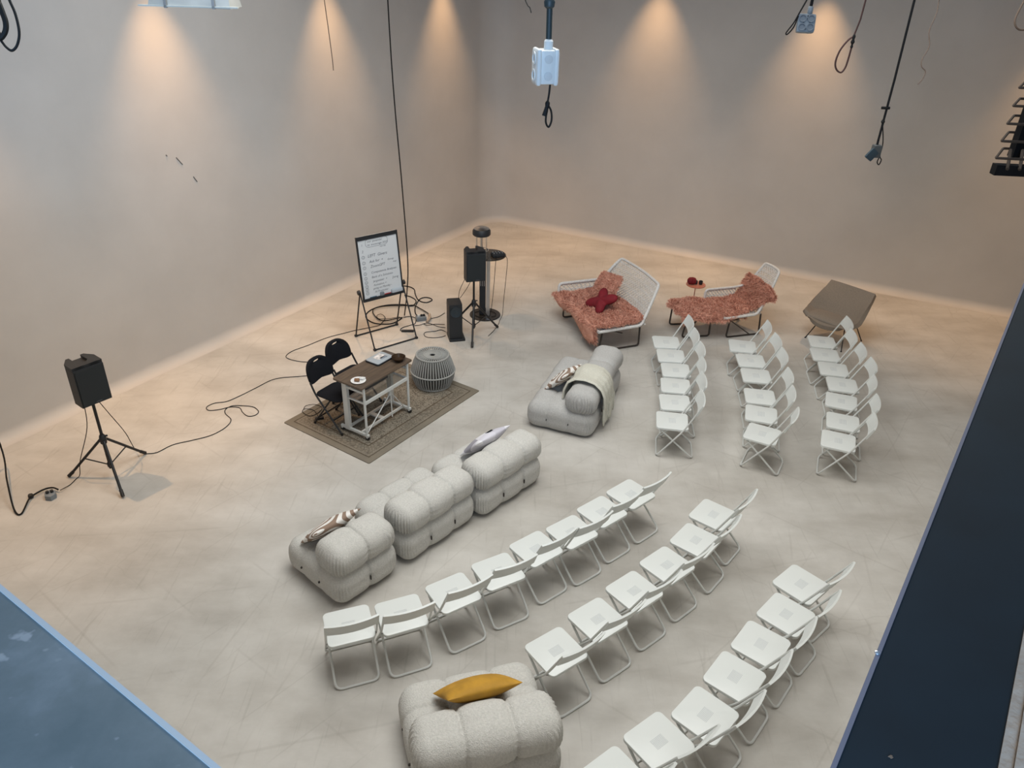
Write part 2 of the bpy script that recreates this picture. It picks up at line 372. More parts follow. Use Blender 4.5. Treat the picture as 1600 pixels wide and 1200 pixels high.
# studio walls with a coved foot and a rounded corner
def cove_wall(name, plan):
    prof = [(-COVE*(1-math.sin(k/10*PI/2)), COVE*(1-math.cos(k/10*PI/2))) for k in range(11)]+[(0, 2.5), (0, 4.6), (0, CEIL)]
    prof = [(-COVE-.9, .002), (-COVE-.4, .0035)]+prof
    vs = []
    for (p, n) in plan:
        for o, z in prof: vs.append(flat(p)+n*o+Vector((0, 0, z+.001)))
    k = len(prof); fs = [(i*k+j, i*k+j+1, (i+1)*k+j+1, (i+1)*k+j) for i in range(len(plan)-1) for j in range(2, k-1)]
    used = sorted({q for f in fs for q in f}); mp = {q: i for i, q in enumerate(used)}
    return struct(name, MB().add([vs[q] for q in used], [tuple(mp[q] for q in f) for f in fs]), WALLM, True)
phi = math.acos(max(-1, min(1, NL.dot(NR)))); _bis = (NL+NR).normalized()
cc = CNR-_bis*(CORN/math.cos(phi/2)); _t = (NR-NL*NL.dot(NR)).normalized()
arc = []
for k in range(17):
    n_ = NL*math.cos(phi*k/16)+_t*math.sin(phi*k/16); arc.append((cc+n_*CORN, n_))
cove_wall('wall_left', [(PL, NL)]+arc[:9]); cove_wall('wall_far', arc[8:]+[(PR, NR)])
# gallery walls below the parapet
def slabwall(name, p, q, inward, th, z0, z1, m):
    P = [flat(p), flat(q), flat(q)+inward*th, flat(p)+inward*th]
    return struct(name, MB().add([v+Vector((0,0,z0)) for v in P]+[v+Vector((0,0,z1)) for v in P], [(0,3,2,1),(4,5,6,7),(0,1,5,4),(1,2,6,5),(2,3,7,6),(3,0,4,7)]), m)
iL = Vector((eL.y, -eL.x, 0)); iL = iL if iL.dot(Vector((-1,-1,0))) > 0 else -iL
iR = Vector((eR.y, -eR.x, 0)); iR = iR if iR.dot(Vector((1,-1,0))) > 0 else -iR
slabwall('wall_gallery_left', PC, PL, iL, .3, 0, ZP-.035, WALLM); slabwall('wall_gallery_right', PC, PR, iR, .3, 0, ZP-.035, WALLM)
cp = [flat(CNR+NL*.3+NR*.3), flat(PR+eR*.4), flat(Vector((6,-5,0))), flat(Vector((-9,-5,0))), flat(PL+NL*.3)]
hole = [(-2.3,3.25), (2.7,3.25), (2.7,8.75), (-2.3,8.75)]
k = len(cp)
cm = MB(); zc = CEIL+.004
out = [(8.5,14.0), (-2.5,16.6), (-8,4), (-8,-5), (9,-5)]
HOLES = [(-2.65, 3.25, 3.45, 9.75)]          # roof light opening; unseen shaft added to keep the upper walls darker
bxs = [-9, -2.65, 3.25, 10.5]; bys = [-5, 3.45, 9.75, 17.2]
for x0, x1 in zip(bxs, bxs[1:]):
    for y0, y1 in zip(bys, bys[1:]):
        if any(h[0] <= x0 < h[1] and h[2] <= y0 < h[3] for h in HOLES): continue
        cm.box(((x0+x1)/2, (y0+y1)/2, CEIL+.06), (x1-x0, y1-y0, .1))
for x0, x1, y0, y1 in HOLES:
    for c_, d_ in (((x0-.05, (y0+y1)/2, 8.0), (.1, y1-y0+.2, 1.7)), ((x1+.05, (y0+y1)/2, 8.0), (.1, y1-y0+.2, 1.7)), (((x0+x1)/2, y0-.05, 8.0), (x1-x0, .1, 1.7)), (((x0+x1)/2, y1+.05, 8.0), (x1-x0, .1, 1.7))): cm.box(c_, d_)
struct('ceiling', cm, CEILM)
# parapet caps
def capobj(name, p, q, inw, off, wd, z, th, m, par):
    P = [flat(p)+inw*off, flat(q)+inw*off, flat(q)+inw*(off+wd), flat(p)+inw*(off+wd)]
    return obj(name, MB().add([v+Vector((0,0,z-th)) for v in P]+[v+Vector((0,0,z)) for v in P], [(0,3,2,1),(4,5,6,7),(0,1,5,4),(1,2,6,5),(2,3,7,6),(3,0,4,7)]), m, par, False)
GALV = galv_mat()
g = capobj('trim_1', PC, PL, iL, .006, .75, ZP, .035, GALV, None); g['kind'] = 'structure'; capobj('cap_edge', PC, PL, iL, 0, .0065, ZP+.002, .04, mat('bright_steel_edge', (.45,.48,.49), .4, .3), g)
sR = U(1600, 985, ZP); wdt = (sR-d).dot(iR)
g = capobj('trim_2', PC, PR, iR, .005, wdt-.005, ZP-.001, .034, NAVY, None); g['kind'] = 'structure'; capobj('cap_edge', PC, PR, iR, 0, .0055, ZP+.001, .036, EDGE, g)
st = MB(); st.lathe([(.0, 0), (.0035, 0), (.003, .002), (.001, .003), (0, .0032)], 12, U(1370, 1021, ZP)+Vector((0,0,.0012)))
obj('rivet', st, mat('bright_rivet', (.7,.75,.8), .25, .8), g)
g = capobj('trim_3', PC, PR, iR, wdt+.014, .8, ZP+.004, .20, BEIGE, None); g['kind'] = 'structure'; capobj('plaster_lip', PC, PR, iR, wdt, .0135, ZP+.001, .20, BEIGE, g)

# ------------------------------------------------------------------ wall-washing lamps above the frame
def lamp(p, n, name_i, powr=530):
    L = thing('wall_wash_lamp', 'black ceiling spot lamp washing the %s' % name_i, 'lamp', (p.x, p.y, 5.60), 0, 'spot lamps above the studio walls')
    obj('lamp_can', MB().lathe([(.05, 0), (.055, .005), (.055, .16), (.03, .19), (.008, .195), (.008, CEIL-5.60)], 20), BLACKM, L)
    l = bpy.data.lights.new('wall_wash_bulb_offscreen', 'SPOT'); l.energy = powr; l.color = (1, .60, .30); l.spot_size = rad(64); l.spot_blend = 1.0; l.shadow_soft_size = .035
    o = bpy.data.objects.new('wall_wash_bulb_offscreen', l); COL.objects.link(o); o.parent = L; o.location = (0, 0, -.02)
    dd = Vector((-n.x*.10, -n.y*.10, -1)); o.rotation_euler = dd.to_track_quat('-Z', 'Y').to_euler()
def wallpt(u, v, n, off):
    d_ = ray(u, v); return CPOS+d_*((off-CPOS.dot(n))/d_.dot(n))
_l1 = wallpt(232, 10, NL, OL); _l2 = wallpt(508, 10, NL, OL)
for q, w_ in ((wallpt(690, 10, NL, OL), 'left wall near the room corner'), (_l2, 'left wall beside the whiteboard'), (_l1, 'left wall between whiteboard and loudspeaker'), (_l1*2-_l2, 'left wall above the loudspeaker')): lamp(q-NL*.38, NL, w_)
_f1 = wallpt(1032, 10, NR, OR_); _f2 = wallpt(1292, 10, NR, OR_)
for q, w_ in ((_f1, 'far wall above the loveseat'), (_f2, 'far wall above the shell chair'), (_f2+(_f2-_f1)*1.32, 'far wall at the parapet end')): lamp(q-NR*.38, NR, w_)

WL = bpy.data.objects['wall_left']
for p_, q_ in (((275, 246), (285, 257)), ((302, 276), (308, 284)), ((259, 242), (261, 244))):
    sm_ = MB().tube([wallpt(*p_, NL, OL)-NL*.001, wallpt(*q_, NL, OL)-NL*.001], .007, 5); obj('scuff_mark', sm_, mat('grey_scuff', (.12,.115,.11), .8), WL)

# ------------------------------------------------------------------ white folding chairs
SW, SD, SH = .392, .386, .413
def make_folding_chair():
    t = thing('folding_chair', 'white folding chair', 'chair')
    seat = MB().prism(rrect(SW/2, SD/2, .045, 6), SH-.026, SH, .006)
    s = obj('seat', seat, WHITEP, t)
    sl = MB()
    for i in range(9): sl.box((0, -.038+i*.0095, SH+.0004), (.112, .0042, .0012))
    obj('vent_slots', sl, SLOT, s, False)
    def br(u, v):
        x = -.214+.428*u; z = .632+.143*v; y = -.252-.058*v-.030*(1-(x/.214)**2); return (x, y, z)
    obj('backrest', MB().surf(br, 14, 4, .017), WHITEP, t)
    h = .0105
    P = [(-.2055, -.305, .765), (-.2055, -.135, SH), (-.2055, .150, h), (.2055, .150, h), (.2055, -.135, SH), (.2055, -.305, .765)]
    obj('back_frame', MB().tube(fillet(P, .055, 5), h, 8), WHITE, t)
    P = [(-.158, .150, SH-.034), (-.180, .125, SH-.045), (-.182, -.288, h), (.182, -.288, h), (.180, .125, SH-.045), (.158, .150, SH-.034)]
    obj('leg_frame', MB().tube(fillet(P, .065, 6), h, 8), WHITE, t)
    for x in (-.196, .196):
        obj('hinge', MB().tube([(x-.012, -.135, SH-.012), (x+.012, -.135, SH-.012)], .010, 8), GREYM, t)
        obj('rivet', MB().tube([(x-.014, -.005, .213), (x+.014, -.005, .213)], .007, 8), GREYM, t)
    return t
S = 1.1
rowA = [(-1.186,4.159,20.6),(-.804,4.286,23.2),(-.420,4.534,33.6),(-.066,4.793,30.7),(.2539,5.0851,39.6),(.5761,5.3209,38.6),(.872,5.618,40.7),(1.172,5.898,42.0)]
rowB = [(.389,3.975,37.0),(.724,4.296,38.3),(1.047,4.613,40.1),(1.366,4.930,41.4),(1.672,5.258,50.8),(1.906,5.622,51.4)]
rowC = [(2.449,4.751,41.9),(2.2227,4.4101,46.3),(1.9413,4.0999,51.3),(1.670,3.790,50.9),(1.391,3.466,47.2),(1.042,3.247,37.8),(.722,2.975,38.5)]
colA = [(2.042,9.222,88.0),(2.0391,8.8294,86.4),(2.0349,8.4366,86.1),(1.966,8.043,83.2),(1.892,7.646,85.5),(1.793,7.246,81.8)]
colB = [(3.050,9.172,80.1),(3.057,8.761,85.4),(3.018,8.358,83.0),(2.929,7.843,80.9),(2.837,7.445,74.7),(2.738,7.031,62.4)]
colC = [(4.179,9.378,81.2),(4.088,8.990,80.8),(4.058,8.593,78.0),(4.027,8.193,77.8),(3.871,7.793,69.6),(3.723,7.331,70.7),(3.534,6.941,68.9)]
ORD = ['first', 'second', 'third', 'fourth', 'fifth', 'sixth', 'seventh', 'eighth']
rows = [(rowA, 'from the striped-cushion end of the row behind the cream sofa', 'row behind the long cream sofa'),
        (rowB, 'from the mustard cushion in the middle curved row', 'curved row starting beside the mustard cushion sofa'),
        (rowC, 'from the shell-chair end of the row beside the parapet', 'curved row nearest the navy parapet'),
        (colA, 'from the loveseat in the row behind the grey sofa', 'row behind the grey sofa'),
        (colB, 'from the sheepskin lounger in the middle straight row', 'row behind the sheepskin lounger'),
        (colC, 'from the taupe shell chair in the row starting there', 'row beside the taupe shell chair')]
proto = make_folding_chair(); first = True
for pts, txt, grp in rows:
    for i, (x, y, th) in enumerate(pts):
        lab = '%s white folding chair %s' % (ORD[i], txt)
        if first: proto.location = (x*S, y*S, 0); proto.rotation_euler = (0, 0, rad(th)); proto['label'] = lab; proto['group'] = 'white folding chairs, '+grp; first = False
        else: dup(proto, (x*S, y*S, 0), rad(th), lab, 'white folding chairs, '+grp)

# ------------------------------------------------------------------ boucle sofas
def sofa_parts(t, wd, lobes, m, dp=.88, key=''):
    bh, rh, rd = .345, .315, .41
    xs = [-wd/2+wd*(i+1)/lobes for i in range(lobes-1)]
    ys = [-dp/2+dp*.36, -dp/2+dp*.68]
    def gro(v, c, w_): return np.exp(-((v-c)/w_)**2)
    def base_d(P, N):
        d = np.zeros(len(P)); top = np.clip(N[:, 2], 0, 1); side = 1-np.abs(N[:, 2])
        for x in xs: d -= (.020*side+.014*top)*gro(P[:, 0], x, .013)+.012*gro(P[:, 0], x, .055)
        for y in ys: d -= (.008*side+.012*top)*gro(P[:, 1], y, .018)+.005*gro(P[:, 1], y, .06)
        for x in xs:
            for y in ys: d -= .035*top*gro(P[:, 0], x, .045)*gro(P[:, 1], y, .045)
        ends = np.clip((np.abs(P[:, 0])-(wd/2-.16))/.16, 0, 1)*np.clip((np.abs(P[:, 1])-(dp/2-.2))/.2, 0, 1)
        ph = np.arctan2(P[:, 1], P[:, 0]); d += .0105*ends*np.sin(150*(np.abs(P[:, 0])-np.abs(P[:, 1]))+1.5*np.sin(P[:, 1]*31))*(side**2)
        d += .006*np.sin(P[:, 0]*11+1)*np.sin(P[:, 1]*9)+.018*np.abs(N[:, 2])
        return d
    mb = MB(); RB(mb, (wd/2, dp/2, bh/2), (.135, .135, .15), (120, 96, 28), base_d, (0, 0, bh/2+.012))
    obj('seat_base', mb, m, t, True, 180)
    def roll_d(P, N):
        d = np.zeros(len(P))
        for x in xs: d -= .018*gro(P[:, 0], x, .012)+.015*gro(P[:, 0], x, .055)
        e = np.clip((np.abs(P[:, 0])-(wd/2-.19))/.17, 0, 1); ph = np.arctan2(P[:, 2], P[:, 1])
        low = np.clip(.65-P[:, 2]*4.5, .12, 1)
        d += .0125*e*np.clip(.8-P[:, 2]*5.5, 0, 1)*(1-np.abs(N[:, 2])**4)*np.sin(155*(np.abs(P[:, 0])-np.abs(P[:, 1]))+1.5*np.sin(P[:, 0]*37))
        for x in xs: d += .004*gro(P[:, 0], x, .07)*np.sin(ph*24+x*9)*low
        d += .007*np.sin(P[:, 0]*8+2)+.01*np.clip(N[:, 2], 0, 1)
        return d
    mb = MB(); RB(mb, (wd/2-.004, rd/2, rh/2), (.115, .15, .145), (110, 60, 56), roll_d, (0, -dp/2+rd/2-.005, bh+rh/2-.022))
    obj('back_roll', mb, m, t, True, 180)
    DS = mat('dark_strap', (.06,.052,.045), .9)
    for x in xs: bt = MB(); RB(bt, (.005, .010, .026), .005, (2,2,2), None, (x, -dp/2+.010, bh*.52)); obj('strap_slot', bt, DS, t)
    for y in ys:
        for sx in (-1, 1): bt = MB(); RB(bt, (.010, .006, .012), .005, (2,2,2), None, (sx*(wd/2-.004), y, bh*.5)); obj('strap_slot', bt, DS, t)
    for sx in (-1, 1):
        for sy in (-1, 1): obj('foot', MB().lathe([(.03, 0), (.03, .05)], 12, (sx*(wd/2-.2), sy*(dp/2-.2), 0)), BLACK, t)
SG = 'boucle sofa modules in the long cream sofa'
m1 = thing('sofa_module', 'narrow cream boucle sofa module with a brown striped cushion', 'sofa', (-1.60, 5.66, 0), rad(49), SG); sofa_parts(m1, .74, 2, SOFA)
m2 = thing('sofa_module', 'cream boucle sofa module in the middle of the long sofa, without cushions', 'sofa', (-.985, 6.37, 0), rad(50), SG); sofa_parts(m2, 1.02, 3, SOFA)
dup(m2, (-.265, 7.11, 0), rad(49), 'cream boucle sofa module holding the grey and black patterned cushion', SG)
s3 = dup(m2, (-.180, 3.765, 0), rad(16.5), 'cream boucle sofa module with a mustard cushion, standing alone', 'single boucle sofa'); s3.scale = (1.07, 1.07, 1.06)
g2 = thing('sofa', 'grey boucle sofa with a cream fringed blanket over its back roll', 'sofa', (.86, 8.93, 0), rad(70)); sofa_parts(g2, 1.52, 3, SOFAG, .90)
def on(root, p):                          # local -> world for a thing turned about z
    return Matrix.Translation(root[0]) @ Matrix.Rotation(root[1], 4, 'Z') @ Vector(p)

# cushions
def pillow(wd, ht, th, n=18):
    mb = MB(); vs = []; fs = []
    def P(u, v, s):
        pin = 1-.10*(1-(1-abs(u)**3)*(1-abs(v)**3)); e = (max(0, 1-u*u)**.55)*(max(0, 1-v*v)**.55)
        x = u*wd/2*(1-.09*(1-v*v)*abs(u)**2*0-.07*(1-abs(v))*abs(u)); y = v*ht/2*(1-.07*(1-abs(u))*abs(v))
        return (x, y, s*th/2*e)
    w_ = n+1
    g = [math.sin(PI/2*(-1+2*i/n)) for i in range(w_)]
    for s in (1, -1):
        for u in g:
            for v in g: vs.append(P(u, v, s))
    o = w_*w_
    for i in range(n):
        for j in range(n):
            a_ = i*w_+j; fs += [(a_, a_+w_, a_+w_+1, a_+1), (o+a_, o+a_+1, o+a_+w_+1, o+a_+w_)]
    V = np.array(vs); 
    _, fi, inv = np.unique(np.round(V, 6), axis=0, return_index=True, return_inverse=True); inv = inv.ravel()
    F = [tuple(dict.fromkeys(inv[list(f)].tolist())) for f in fs]
    return mb.add(V[fi].tolist(), [f for f in F if len(f) > 2])
def place(o, loc, fwd, up):               # local z (pillow face) -> fwd, local y -> up
    z = Vector(fwd).normalized(); y = Vector(up); y = (y-z*y.dot(z)).normalized(); x = y.cross(z)
    o.matrix_world = Matrix(((x.x, y.x, z.x, loc[0]), (x.y, y.y, z.y, loc[1]), (x.z, y.z, z.z, loc[2]), (0,0,0,1)))
def cushion(name, root, lx, ly, lz, wd, ht, th, m, lean, label, twist=0, yaw=0):
    o = obj(name, pillow(wd, ht, th), m); tag(o, label, 'cushion')
    R = Matrix.Rotation(root[1]+yaw, 3, 'Z'); f = R @ Vector((0, math.cos(lean), math.sin(lean))); u = R @ Vector((math.sin(twist), -math.sin(lean)*math.cos(twist), math.cos(lean)*math.cos(twist)))
    p = on(root, (lx, ly, lz)); place(o, p, f, u); return o
r1 = (Vector((-1.60, 5.66, 0)), rad(49)); r3 = (Vector((-.265, 7.11, 0)), rad(49)); r4 = (Vector((-.180, 3.765, 0)), rad(16.5)); r2 = (Vector((.86, 8.93, 0)), rad(70))
STR = stripe_mat()
cushion('cushion', r1, -.03, .105, .515, .54, .40, .14, STR, rad(46), 'white cushion with brown arc stripes on the narrow sofa module')
cushion('cushion', r2, -.17, .145, .505, .46, .42, .14, STR, rad(45), 'white cushion with brown arc stripes on the grey sofa', yaw=rad(-14))
pz = cushion('cushion', r3, .07, .085, .54, .52, .44, .15, penguin_mat(), rad(44), 'pale grey patchwork cushion with a black oval, on the cream sofa')
ov = MB(); ov.lathe([(0, .010), (.045, .008), (.062, -.006)], 20, (-.02, .10, .058)); oo = obj('black_oval', ov, BLACKF); oo.parent = pz
cushion('cushion', r4, .02, .105, .555, .58, .44, .17, MUSTARD, rad(47), 'mustard yellow velvet cushion leaning on the single boucle sofa module', rad(8))

# fringed blanket over the grey sofa's roll
bl = thing('throw_blanket', 'cream knitted blanket with long fringes over the grey sofa', 'blanket', r2[0], r2[1])
def roll_prof(t, off):                    # path over the roll, front (t=0) to back (t=1) in local y,z
    pts = [(-.005, .40), (-.012, .50), (-.05, .60), (-.13, .655), (-.24, .668), (-.35, .655), (-.425, .60), (-.462, .52), (-.468, .45), (-.474, .40), (-.478, .36)]
    x = t*(len(pts)-1); i = min(int(x), len(pts)-2); f = x-i
    y = pts[i][0]*(1-f)+pts[i+1][0]*f; z = pts[i][1]*(1-f)+pts[i+1][1]*f
    cy, cz = -.24, .48; k = math.hypot(y-cy, z-cz); return (y+(y-cy)/k*off, z+(z-cz)/k*off)
def blk(u, v):
    x = -.52+.50*u; y, z = roll_prof(v, .026+.050*(.5+.5*math.sin(u*34))*max(0, v-.45)+.010*math.sin(u*9+v*3)+(.018 if abs(u-.04) < .03 else 0)); return (x+.02*math.sin(v*7), y, z)
obj('blanket_sheet', MB().surf(blk, 36, 40, .012), CREAM, bl, True, 80)
for i in range(17):
    u = .01+i*.061; x, y, z = blk(u, 1); L = .20+.10*random.random()
    fr = MB().tube(smoothpath([(x, y+.002, z+.01), (x+.008*random.uniform(-1,1), y-.006, z-L*.5), (x+.015*random.uniform(-1,1), y-.008, max(.03, z-L))], 3), [.014]*6+[.008], 6)
    obj('fringe', fr, CREAM, bl)

# ------------------------------------------------------------------ rug, desk and what stands on it
RUGC = (U(443, 660)+U(750, 612))*.5; RYAW = rad(56)
rl = thing('rug', 'worn beige and brown oriental rug with a border, under the desk', 'rug', (RUGC.x, RUGC.y, 0), RYAW)
hx, hy = 1.09, .75
obj('rug_pile', MB().prism(rrect(hx, hy, .015, 2), .001, .012, .003), rug_mat(hx, hy), rl)
TOP = .78
tc_ = Vector((-1.735, 8.385, 0)); TY = rad(57.5)
dk = thing('rolling_desk', 'dark wood topped rolling desk with a white steel frame on the rug', 'desk', tc_, TY)
TX, TYW = .472, .236
top = obj('desk_top', MB().prism(rrect(TX, TYW, .02, 3), TOP-.022, TOP, .003), WALNUT, dk)
zr = .012
def bar(p, q, wx, wz, mb=None):
    mb = mb or MB(); p = Vector(p); q = Vector(q); dd = q-p; L = dd.length; x = dd.normalized(); up = Vector((0,0,1)) if abs(x.z) < .95 else Vector((0,1,0)); y = up.cross(x).normalized(); z = x.cross(y)
    M = Matrix(((x.x, y.x, z.x), (x.y, y.y, z.y), (x.z, y.z, z.z))); return mb.box((p+q)*.5, (L, wx, wz), 0, M)
for sx in (-1, 1):
    X = sx*.40
    obj('foot_bar', bar((X, -.235, .075), (X, .225, .075), .032, .03), WHITE, dk)
    obj('rear_post', bar((X, .105, .06), (X, .105, TOP-.022), .042, .075), WHITE, dk)
    obj('front_post', MB().tube([(X, -.205, .08), (X, -.205, TOP-.03)], .0165, 10), WHITE, dk)
    obj('side_rail', bar((X, -.205, TOP-.10), (X, .105, TOP-.10), .022, .03), WHITE, dk)
    obj('shelf_support', bar((X, -.205, TOP-.25), (X, .105, TOP-.25), .018, .018), WHITE, dk)
    for y in (-.215, .205):
        cs = obj('caster', MB().tube([(X-.014, y, .040), (X+.014, y, .040)], .028, 14), RUBBER, dk)
        obj('caster_fork', MB().box((X, y, .060), (.040, .022, .03)), WHITE, cs, False)
obj('front_rail', bar((-.40, -.205, TOP-.25), (.40, -.205, TOP-.25), .022, .04), WHITE, dk)
obj('lower_rail', bar((-.40, -.12, .09), (.40, -.12, .09), .024, .03), WHITE, dk); obj('lower_rail', bar((-.40, .10, .09), (.40, .10, .09), .024, .03), WHITE, dk)
obj('cross_plate', bar((.0, -.12, .09), (.0, .10, .09), .06, .02), WHITE, dk)
RB_ = MB(); RB(RB_, (.028, .018, .055), .012, (4,4,4), None, (.11, -.16, .455)); obj('gas_lever', RB_, WHITE, dk)
for q in ((-.37, -.19, .09), (.09, -.19, .10), (.37, -.14, .10)): obj('brace_rod', MB().tube([(.11, -.165, .44), q], .0075, 8), WHITE, dk)
obj('acrylic_shelf', MB().box((0, -.05, TOP-.262), (.78, .30, .006)), CLEAR, dk, False)
mb = MB(); RB(mb, (.20, .10, .035), .015, (6,6,4), None, (-.14, -.09, TOP-.065)); obj('cable_tray', mb, BLACK, dk)
obj('height_lever', MB().tube([(-.43, -.02, TOP-.06), (-.35, -.02, TOP-.06)], .008, 8), WHITE, dk)
def ondesk(lx, ly, z=TOP): p = on((tc_, TY), (lx, ly, z)); return p
lap = thing('laptop', 'closed silver-grey laptop in a black sleeve with papers on top, on the desk', 'laptop', ondesk(.225, .094), TY)
mb = MB(); mb.prism(rrect(.155, .115, .03, 4), .0, .020, .004); obj('laptop_base', mb, BLACK, lap)
obj('laptop_lid', MB().prism(rrect(.148, .108, .028, 4), .020, .027, .002), mat('silver_lid', (.42,.46,.49), .4, .2), lap)
obj('paper_sheet', MB().box((.02, .025, .0283), (.15, .10, .002), rad(8)), mat('printed_sheet', (.62,.58,.55), .7, var=.35, scale=30), lap, False)
obj('paper_sheet', MB().box((.04, -.03, .0283), (.10, .045, .002), rad(-4)), mat('dark_print', (.2,.23,.27), .7, var=.5, scale=50), lap, False)
bo = obj('bowl', MB().lathe([(.035, 0), (.06, .012), (.085, .045), (.09, .06), (.084, .06), (.06, .02), (.0, .012)], 28), BRONZE); bo.location = ondesk(.345, -.118)+Vector((0,0,.0005)); tag(bo, 'small dark bronze bowl at the corner of the desk', 'bowl')
pl = thing('plate', 'white saucer with brown snack and a crumpled napkin on the desk', 'plate', ondesk(-.345, -.075), 0)
obj('saucer', MB().lathe([(.05, 0), (.085, .010), (.092, .014), (.084, .014), (.05, .006), (0, .006)], 28), PORC, pl)
mb = MB(); RB(mb, (.032, .028, .014), .013, (6,6,4), lambda P, N: .004*np.sin(P[:,0]*150)*np.sin(P[:,1]*130), (-.015, -.005, .020)); obj('snack', mb, mat('brown_snack', (.19,.095,.045), .6, var=.4, scale=60), pl)
mb = MB(); RB(mb, (.034, .022, .013), .010, (8,8,4), lambda P, N: .006*np.sin(P[:,0]*190+1)*np.sin(P[:,1]*170), (.042, .035, .022)); obj('napkin', mb, PORC, pl)

# black padded folding chairs behind the desk
def black_chair(loc, th, label):
    t = thing('padded_folding_chair', label, 'chair', loc, th, 'black padded folding chairs behind the desk')
    zs = .445
    mb = MB(); RB(mb, (.205, .205, .026), (.09, .09, .025), (14,14,6), lambda P, N: .012*np.clip(N[:,2],0,1)*(1-(P[:,0]/.21)**2)*(1-(P[:,1]/.21)**2), (0, 0, zs)); obj('seat', mb, BLACKF, t)
    # arched back with a handle opening: sheet with a hole
    def hw(z):
        q = (z-.50)/(.90-.50)
        return .205*(1-max(0, (q-.42)/.58)**2.6)**.5 if q < 1 else 0
    outer = []; n = 36
    for k in range(n):
        a_ = 2*PI*k/n; x = math.cos(a_); z = math.sin(a_)
        X = .208*(abs(x)**.72)*math.copysign(1, x); Z = .655+.185*(abs(z)**.9) if z > 0 else .655-.125*(abs(z)**.45)+.045*(1-abs(x))
        outer.append((X, Z))
    hole = [(.058*math.cos(2*PI*k/n), .800+.016*math.sin(2*PI*k/n)) for k in range(n)]
    mb = MB(); vs = []
    def yb(x, z): return -.215-.11*(z-.5)/.4*1.0-.030*(1-(x/.21)**2)
    rings = [(1.0, .008), (.965, .022), (.5, .026), (.12, .022), (0, .010)]
    for sgn in (1, -1):
        for f, th_ in rings:
            for k in range(n):
                x = hole[k][0]*(1-f)+outer[k][0]*f; z = hole[k][1]*(1-f)+outer[k][1]*f; vs.append((x, yb(x, z)+sgn*th_, z))
    fs = []; R_ = len(rings)
    for s_ in range(2):
        for i in range(R_-1):
            for k in range(n):
                a_ = (s_*R_+i)*n+k; b_ = (s_*R_+i)*n+(k+1) % n; f = (a_, b_, b_+n, a_+n); fs.append(f if s_ == 0 else f[::-1])
    for k in range(n):
        fs.append((k, R_*n+k, R_*n+(k+1) % n, (k+1) % n)); i = R_-1; fs.append((i*n+(k+1) % n, (R_+i)*n+(k+1) % n, (R_+i)*n+k, i*n+k))
    mb.add(vs, fs); obj('backrest', mb, BLACKF, t, True, 60)
    for s_ in (-1, 1):
        x = s_*.215
        obj('leg', MB().tube(fillet([(x, .235, .012), (x, -.16, .46), (x*.97, -.235, .60)], .08, 4), .0125, 8), BLACKM, t)
        obj('leg', MB().tube([(s_*.195, -.245, .012), (s_*.195, .06, .43)], .0115, 8), BLACKM, t)
        for yy in (.235, -.245): obj('rubber_foot', MB().lathe([(.017, 0), (.017, .03)], 10, (s_*(.215 if yy > 0 else .195), yy, 0)), RUBBER, t)
    obj('stretcher', MB().tube([(-.215, .10, .165), (.215, .10, .165)], .009, 8), BLACKM, t); obj('stretcher', MB().tube([(-.195, -.17, .115), (.195, -.17, .115)], .009, 8), BLACKM, t)
    return t
black_chair((-2.20, 8.325, .012), rad(-121), 'black padded folding chair with an arched back, pulled out beside the desk corner')
black_chair((-2.075, 8.81, .012), rad(-122), 'black padded folding chair tucked close behind the desk')

# rope pouf
pf = thing('rope_pouf', 'grey round pouf wound with rope over a drum frame', 'pouf', (-1.11, 9.40, .012), 0)
def ropes(pts_fn, n, r): 
    mb = MB()
    for k in range(n): mb.tube(pts_fn(2*PI*k/n), r, 5)
    return mb
cs_ = lambda r, a_, z: (r*math.cos(a_), r*math.sin(a_), z)
o = obj('side_ropes', ropes(lambda a_: [cs_(.222, a_, .455), cs_(.262, a_, .36), cs_(.302, a_, .225), cs_(.285, a_, .12), cs_(.245, a_, .015)], 48, .0105), ROPE, pf); o['kind'] = 'stuff'
o = obj('top_ropes', ropes(lambda a_: [cs_(.045, a_, .448), cs_(.13, a_, .458), cs_(.222, a_, .462)], 40, .0085), ROPE, pf); o['kind'] = 'stuff'
for nm, r_, z_, t_ in (('top_rim', .224, .460, .013), ('middle_ring', .306, .225, .011), ('base_ring', .245, .016, .013), ('inner_ring', .125, .462, .009), ('hub_ring', .045, .452, .011)):
    obj(nm, MB().tube([cs_(r_, 2*PI*k/40, z_) for k in range(40)], t_, 8, True), ROPE, pf)
obj('inner_drum', MB().lathe([(.20, .03), (.262, .225), (.19, .41), (.0, .425)], 32), DARKIN, pf)

# ------------------------------------------------------------------ whiteboard easel
ea = thing('whiteboard_easel', 'white flip-chart board with handwritten list on a black folding stand', 'whiteboard', (-2.0, 10.83, 0), rad(39))
for fy, nm in ((-.30, 'front_frame'), (.30, 'rear_frame')):
    obj(nm, MB().tube(fillet([(-.365, .06, .83), (-.37, fy, .014), (.37, fy, .014), (.365, .06, .83)], .035, 3), .0115, 8), BLACKM, ea)
    for sx in (-1, 1): mb = MB(); RB(mb, (.022, .022, .017), .008, (3,3,3), None, (sx*.368, fy, .018)); obj('corner_foot', mb, BLACK, ea)
for sx in (-1, 1): obj('pivot_knob', MB().lathe([(.0, -.022), (.036, -.018), (.040, .015), (0, .022)], 16, (sx*.385, .055, .83), Matrix.Rotation(PI/2, 3, 'Y')), BLACK, ea)
BW, BH = .345, .49; BC = Vector((-.01, .045, 1.18)); lean = math.atan2(.12, .97)
BM = Matrix.Translation(BC) @ Matrix.Rotation(PI/2-lean, 4, 'X')          # board local: x across, y up, z out to the audience
def bobj(name, mb, m, par=ea, smooth=False):
    o = obj(name, mb, m, par, smooth); o.matrix_local = BM; return o
